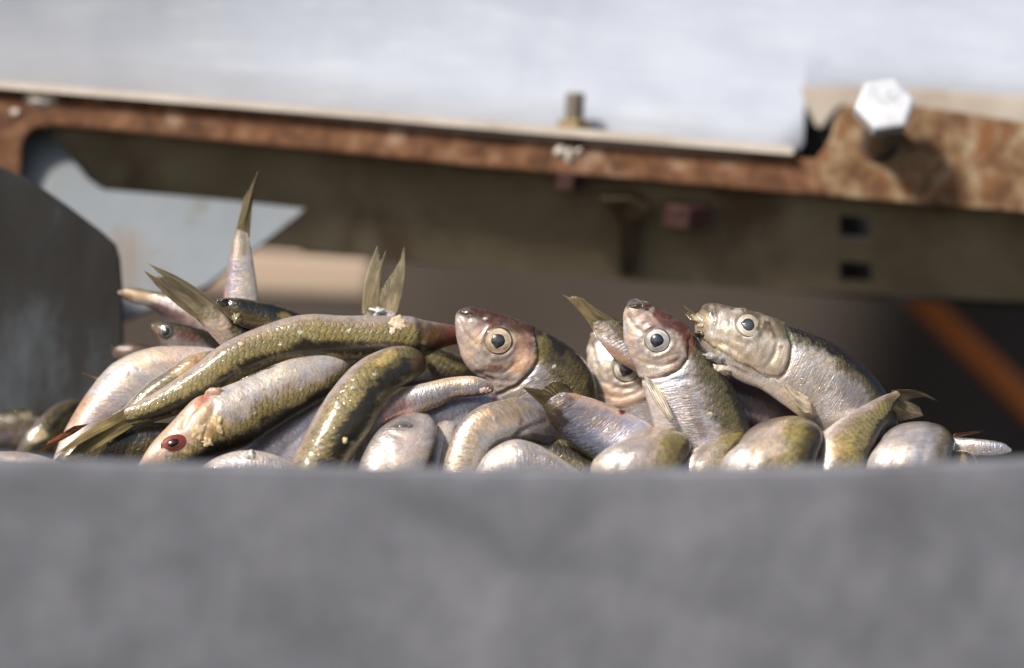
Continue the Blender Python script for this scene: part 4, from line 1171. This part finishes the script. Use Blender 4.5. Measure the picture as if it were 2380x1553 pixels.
# 29 third head
gill = [(1600, 790), (1600, 830), (1580, 858), (1545, 876), (1500, 882), (1480, 880)]
f = fish('third staring head from the left, pointing straight up with a grey-blue eye and red brow',
         [(1486, 702, 1462, 708, -4), (1502, 705, 1454, 724, -5), (1522, 717, 1452, 750, -5), (1564, 738, 1454, 786, -5), (1606, 772, 1466, 824, -5), (1641, 814, 1486, 864, -5), (1680, 862, 1493, 900, -5), (1709, 908, 1504, 934, -5), (1738, 976, 1520, 994, -5), (1748, 1050, 1545, 1060, -4), (1742, 1150, 1575, 1150, -2), (1720, 1220, 1610, 1220, 0)],
         tau=(0.0, 0.62), roll=0, thick=0.44, pal='silver', seed=29, head=(gill, (1520, 800), HC), ang=(38, 62, 76, 104), m=84, res=0.5, lumpy=0.015,
         creases=[(gill, 0.9, 4.5, srgb(100, 80, 72), 0.55), ([(1462, 735), (1478, 760), (1496, 772)], 0.45, 4, srgb(170, 140, 124), 0.4), (circ(1527, 791, 34 + 2), -0.45, 4, srgb(110, 84, 74), 0.25), ([(1478, 830), (1510, 846), (1550, 850), (1575, 836)], 0.4, 4, srgb(176, 150, 136), 0.35), ([(1560, 800), (1572, 822), (1560, 846)], -0.3, 6), ([(1500, 905), (1560, 885), (1600, 880)], 0.3, 6)],
         patches=[(1480, 710, 24, 12, 10, DK, 0.8), (1512, 752, 30, 22, 30, srgb(158, 114, 108), 0.6), (1560, 750, 70, 22, 42, srgb(88, 50, 40), 0.85), (1598, 800, 16, 34, -10, srgb(128, 76, 54), 0.65), (1575, 830, 24, 22, 0, srgb(120, 96, 90), 0.5), (1470, 790, 16, 50, 12, srgb(222, 194, 180), 0.5),
                  (1560, 940, 46, 60, 0, srgb(176, 172, 182), 0.4), (1612, 950, 16, 70, -20, srgb(118, 98, 104), 0.5)])
eye(f, 1527, 791, 30, 28, 10, iris=(190, 186, 184), rim=(60, 44, 40), pup=(40, 44, 54), pr=0.52, keyang=-100)
fin(f, 'pectoral_fin', (1512, 880), (1494, 872), [(0, 1566, 975), (0.5, 1563, 985), (1, 1552, 975)], -14, -15, (250, 236, 224), (246, 232, 220), rays=5, clear=0.15, seed=29, bow=0.05)
blob(f, 'lip', 1476, 711, 17, 6, 0.5, (66, 50, 36), rot=6, seed=30, rag=0.6)
blob(f, 'lip', 1496, 717, 9, 5, 0.4, (84, 62, 56), rot=30, seed=31, rag=0.6)

# 30 plum flank, the hollow's shade put into its colour
f = fish('herring flank painted dark purple with shade in the hollow under the rightmost staring head',
         [(1660, 860, 1650, 1010, 16), (1730, 866, 1715, 1010, 16), (1800, 890, 1775, 1030, 16), (1870, 930, 1840, 1050, 17), (1930, 980, 1900, 1080, 18)], tau=(0.2, 0.8), roll=10, thick=0.4, pal='plum_shade', seed=30, scales=0.2)

# 31 fourth head
gill = [(1828, 760), (1840, 800), (1836, 840), (1826, 866), (1810, 878), (1770, 872), (1735, 850)]
f = fish('rightmost staring head, bright silver herring with gaping torn mouth',
         [(1634, 714, 1622, 788, 0, .30), (1648, 710, 1630, 802, -2, .38), (1668, 711, 1648, 826, -3), (1708, 718, 1674, 856, -4), (1764, 732, 1716, 884, -5), (1830, 755, 1766, 904, -5), (1900, 780, 1816, 938, -5), (1961, 811, 1866, 976, -4), (2016, 857, 1896, 1012, -3), (2058, 909, 1932, 1046, -1), (2086, 975, 1975, 1090, 2), (2096, 1060, 2020, 1130, 5)],
         tau=(0.0, 0.6), roll=0, thick=0.46, pal='silver', seed=31, head=(gill, (1720, 790), HCS), ang=(40, 54, 64, 86), m=84, res=0.5, cap=(-0.35, 0.6), lumpy=0.018,
         creases=[(gill, 0.9, 4.5, srgb(130, 112, 94), 0.5), ([(1640, 790), (1690, 800), (1720, 818), (1760, 850), (1800, 866)], 0.45, 5, srgb(170, 140, 126), 0.35), ([(1658, 722), (1664, 750), (1656, 770)], 0.5, 4, srgb(110, 92, 70), 0.4), ([(1790, 745), (1806, 790), (1800, 830), (1780, 850)], 0.45, 4, srgb(180, 164, 146), 0.4), (circ(1739, 756, 33 + 2), -0.45, 4, srgb(120, 108, 92), 0.25), ([(1670, 775), (1700, 790), (1740, 800)], 0.35, 4), ([(1690, 850), (1730, 868), (1780, 880), (1816, 884)], 0.5, 4, srgb(190, 172, 160), 0.35)],
         patches=[(1650, 722, 16, 14, 0, srgb(92, 84, 70), 0.6), (1640, 752, 12, 24, 0, srgb(170, 140, 96), 0.7), (1690, 735, 30, 16, 10, srgb(186, 172, 160), 0.6), (1660, 800, 34, 16, 20, srgb(220, 196, 150), 0.6), (1830, 775, 10, 34, -25, srgb(96, 104, 70), 0.7), (1812, 810, 7, 4, 20, srgb(110, 60, 40), 0.9, 0.3),
                  (1980, 910, 24, 60, -30, srgb(128, 116, 116), 0.4), (1900, 850, 60, 40, 40, srgb(212, 204, 198), 0.5), (1770, 890, 50, 18, 25, srgb(236, 228, 220), 0.6)])
eye(f, 1739, 756, 27, 30, -22, iris=(222, 206, 180), rim=(40, 38, 34), pup=(58, 62, 66), pr=0.52, keyang=150)
blob(f, 'jaw_scrap', 1632, 752, 18, 20, 1.6, (176, 160, 136), seed=33, rag=0.8, at=-4)
blob(f, 'jaw_scrap', 1622, 742, 12, 16, 1.2, (150, 130, 92), seed=34, rag=0.9, at=-3)
blob(f, 'jaw_scrap', 1628, 775, 14, 10, 1.4, (70, 56, 38), seed=35, rag=0.7, at=-5)
blob(f, 'lower_jaw', 1662, 832, 28, 10, 1.6, (150, 150, 148), rot=14, seed=36, rag=0.3, at=-8)
blob(f, 'lower_jaw', 1676, 858, 26, 12, 1.8, (222, 208, 190), rot=20, seed=37, rag=0.5, at=-7)
fin(f, 'gill_raker', (1634, 742), (1622, 752), [(0, 1579, 701), (1, 1580, 703)], -3, -2, (146, 132, 112), rays=4, clear=0.1, seed=38)
fin(f, 'gill_raker', (1622, 735), (1606, 746), [(0, 1600, 724), (1, 1592, 730)], -3, -2, (150, 130, 96), rays=6, clear=0.2, seed=39)
fin(f, 'pectoral_fin', (1822, 890), (1828, 918), [(0, 1880, 925), (0.5, 1892, 962), (1, 1872, 962)], -13, -12, (240, 224, 206), rays=12, clear=0.1, seed=40)

# right-hand domes along the wall
def dome(label, base_l, base_r, top, seed, pal='gold', roll=185, patches=(), lean=0, Y=-26, thick=0.5, ang=(20, 52, 64, 88), tau=(0.25, 0.7), silver=0.7):
    """fish that rises over the wall and bends away over the heap"""
    (x0, y0), (x1, y1) = base_l, base_r
    x0, x1 = x0 - 6, x1 + 7
    cx, w = (x0 + x1) / 2, (x1 - x0)
    tx, ty = top
    h = w / 2 * thick
    sl = lean
    return fish(label, [(cx - w * .46, 1240, cx + w * .46, 1240, Y), (x0, 1120, x1, 1120, Y), (x0 + 3, y0, x1, y1, Y + 1),
                        (tx - w * .50, ty + h + 22 + sl, tx + w * .40, ty + h + 20 - sl, Y + 6), (tx - w * .44, ty + h + 4 + sl, tx + w * .36, ty + h + 2 - sl, Y + 14),
                        (tx - w * .38, ty + h + 4 + sl, tx + w * .34, ty + h + 2 - sl, Y + 24), (tx - w * .32, ty + h + 26 + sl, tx + w * .28, ty + h + 22 - sl, Y + 36), (tx - w * .24, ty + h + 70, tx + w * .2, ty + h + 66, Y + 46)],
                tau=tau, roll=roll, thick=thick, pal=pal, seed=seed, ang=ang, silver=silver, m=72, lumpy=0.03, flat=0.72, scales=0.7,
                patches=list(patches) + [(tx + w * .22, ty + 62, w * .10, 60, 8, srgb(112, 98, 56), 0.45, 1.3), (tx - w * .2, ty + 70, w * .14, 40, 30, srgb(196, 186, 182), 0.3, 1.2)],
                creases=[([(x0 + w * .30, 1130), (x0 + w * .34, 1070), (tx - w * .16, ty + 26)], 0.5, 7), ([(x0 + w * .62, 1130), (x0 + w * .66, 1060), (tx + w * .14, ty + 18)], 0.35, 6), ([(x0 + w * .10, 1090), (tx - w * .30, ty + 60), (tx - w * .12, ty + 40)], 0.35, 5)])

dome('plump pale dome of a herring back at the wall, directly below the third staring head', (1377, 1078), (1575, 1076), (1520, 980), 41, lean=14, roll=172,
     patches=[(1510, 1035, 26, 60, 10, srgb(206, 186, 160), 0.4)])
dome('smallest yellow-olive dome of a herring at the wall, right of the plump pale one', (1572, 1082), (1716, 1080), (1690, 990), 42, lean=14, roll=148, Y=-18)
dome('largest pale dome of a herring at the wall, directly below the rightmost staring head', (1678, 1078), (1888, 1076), (1822, 957), 43, lean=16, roll=156, Y=-28,
     patches=[(1780, 1030, 60, 40, 0, srgb(228, 206, 180), 0.4)])
f = fish('olive herring rising to a slim tail with see-through fin, right of the largest dome',
         [(1870, 1230, 1985, 1230, -22), (1878, 1150, 2000, 1150, -22), (1886, 1088, 2014, 1084, -20), (1896, 1024, 2028, 1042, -16), (1936, 988, 2046, 1004, -12), (1990, 954, 2063, 976, -8), (2040, 925, 2078, 944, -5), (2082, 909, 2094, 920, -3, .2)],
         tau=(0.45, 1.0), roll=158, thick=0.6, pal='gold', seed=44, cap=(0.6, 0.3), ang=(20, 66, 84, 108), silver=0.5, m=64, patches=[(1950, 1040, 40, 26, -30, srgb(176, 152, 84), 0.5), (2070, 925, 20, 14, -30, srgb(84, 66, 34), 0.6)])
fin(f, 'tail_fin', (2072, 908), (2074, 945), [(0, 2182, 934), (0.15, 2150, 922), (0.4, 2122, 928), (0.5, 2116, 934), (0.62, 2138, 946), (0.8, 2148, 966), (1, 2090, 982)], -3, 3, (170, 156, 120), (150, 140, 120), rays=24, clear=0.55, seed=45, bow=0.12)
dome('silver-pink dome of a herring at the wall, last large one at the right', (2018, 1076), (2206, 1060), (2140, 967), 46, lean=2, roll=178, Y=-22, pal='silver', silver=0.8, ang=(16, 30, 44, 74))
f = fish('small olive herring back at the right end of the wall',
         [(2195, 1200, 2300, 1200, -18), (2200, 1120, 2284, 1120, -18), (2204, 1070, 2272, 1076, -14), (2212, 1054, 2258, 1058, -6), (2220, 1058, 2250, 1062, 4), (2225, 1090, 2248, 1090, 14)], tau=(0.4, 0.9), roll=120, thick=0.45, pal='gold', seed=47)
f = fish('silvery stump of a herring tail pointing right at the far right end of the heap',
         [(2150, 1010, 2150, 1075, 4), (2215, 1016, 2222, 1072, 2), (2270, 1020, 2275, 1062, 0), (2316, 1026, 2312, 1060, 0), (2340, 1034, 2336, 1056, 0), (2349, 1042, 2347, 1052, 0)], tau=(0.5, 1.0), roll=-40, thick=0.5, pal='silver', seed=48,
         patches=[(2320, 1040, 24, 10, 10, srgb(190, 194, 204), 0.6)])
fin(f, 'dorsal_fin', (2215, 1018), (2216, 1008), [(0, 2286, 1003), (1, 2292, 1000)], 6, 8, (150, 112, 88), rays=5, clear=0.2, seed=49)

# silver flank and low scraps on the left
f = fish('ribbed blue-silver flank of a herring between the red-eyed and the hooked fish',
         [(520, 1090, 620, 1190, 0), (590, 1018, 690, 1140, 0), (670, 962, 760, 1090, 1), (740, 915, 820, 1030, 2), (800, 880, 860, 980, 4)], tau=(0.2, 0.8), roll=-70, thick=0.45, pal='blue', seed=50)
f = fish('pinkish herring low under the red-eyed one with a white scrap on it',
         [(420, 1120, 430, 1180, -24), (500, 1064, 505, 1170, -24), (580, 1046, 585, 1170, -23), (650, 1060, 650, 1175, -22), (720, 1100, 715, 1180, -22)], tau=(0.1, 0.7), roll=185, thick=0.5, pal='pink', seed=51)
blob(f, 'flesh_scrap', 582, 1056, 16, 14, 1.8, (226, 222, 216), seed=52, rag=0.7)

for word, b0, b1, out in (('plump pale dome', (1432, 1040), (1440, 1056), [(0, 1402, 1064), (0.5, 1398, 1076), (1, 1412, 1082)]),
                          ('largest pale dome', (1728, 1030), (1740, 1044), [(0, 1700, 1066), (0.5, 1704, 1078), (1, 1722, 1078)]),
                          ('last large one', (2080, 1030), (2092, 1044), [(0, 2050, 1058), (0.5, 2050, 1072), (1, 2066, 1076)])):
    g = next(q for q in FISH if word in q.o['label'])
    y0 = surf(g, *b0)[0][1] * 1000
    fin(g, 'pelvic_fin', b0, b1, out, y0 - 0.6, y0 - 1.4, (226, 212, 196), rays=7, clear=0.3, seed=int(b0[0]) % 17, wave=0.2)

# loose silver scales and slime flecks stuck to the skins
def byname(word):
    return next(g for g in FISH if word in g.o['label'])
for word, spots in (('bloody red eye', [(610, 905), (655, 880), (690, 862), (560, 930), (590, 960), (700, 905)]), ('bent over like a hook', [(760, 985), (820, 900), (870, 870), (745, 1040)]),
                    ('long olive', [(420, 900), (560, 800), (700, 775), (810, 770), (650, 800)]), ('peach herring arched', [(1100, 985), (1150, 975), (1080, 1040)]), ('red blood spot', [(1380, 975), (1420, 1000)]),
                    ('plump pale dome', [(1480, 1030), (1450, 1055)]), ('largest pale dome', [(1770, 1020), (1820, 1000), (1740, 1050)]), ('leftmost of the four', [(1290, 850), (1320, 900), (1250, 880)]),
                    ('third staring', [(1600, 920), (1650, 960), (1580, 990)]), ('rightmost staring', [(1880, 860), (1920, 900), (1850, 900)]), ('pale pinkish', [(300, 870), (350, 850)])):
    g = byname(word)
    for k, (x, y) in enumerate(spots):
        blob(g, 'loose_scale', x, y, random.uniform(5, 9), random.uniform(3, 5), 0.12, random.choice([(186, 178, 160), (196, 182, 152), (170, 168, 164)]), rot=random.uniform(0, 180), seed=60 + k, rag=0.75)

for o in bpy.data.objects:
    if 'w_origin' in o: del o['w_origin']
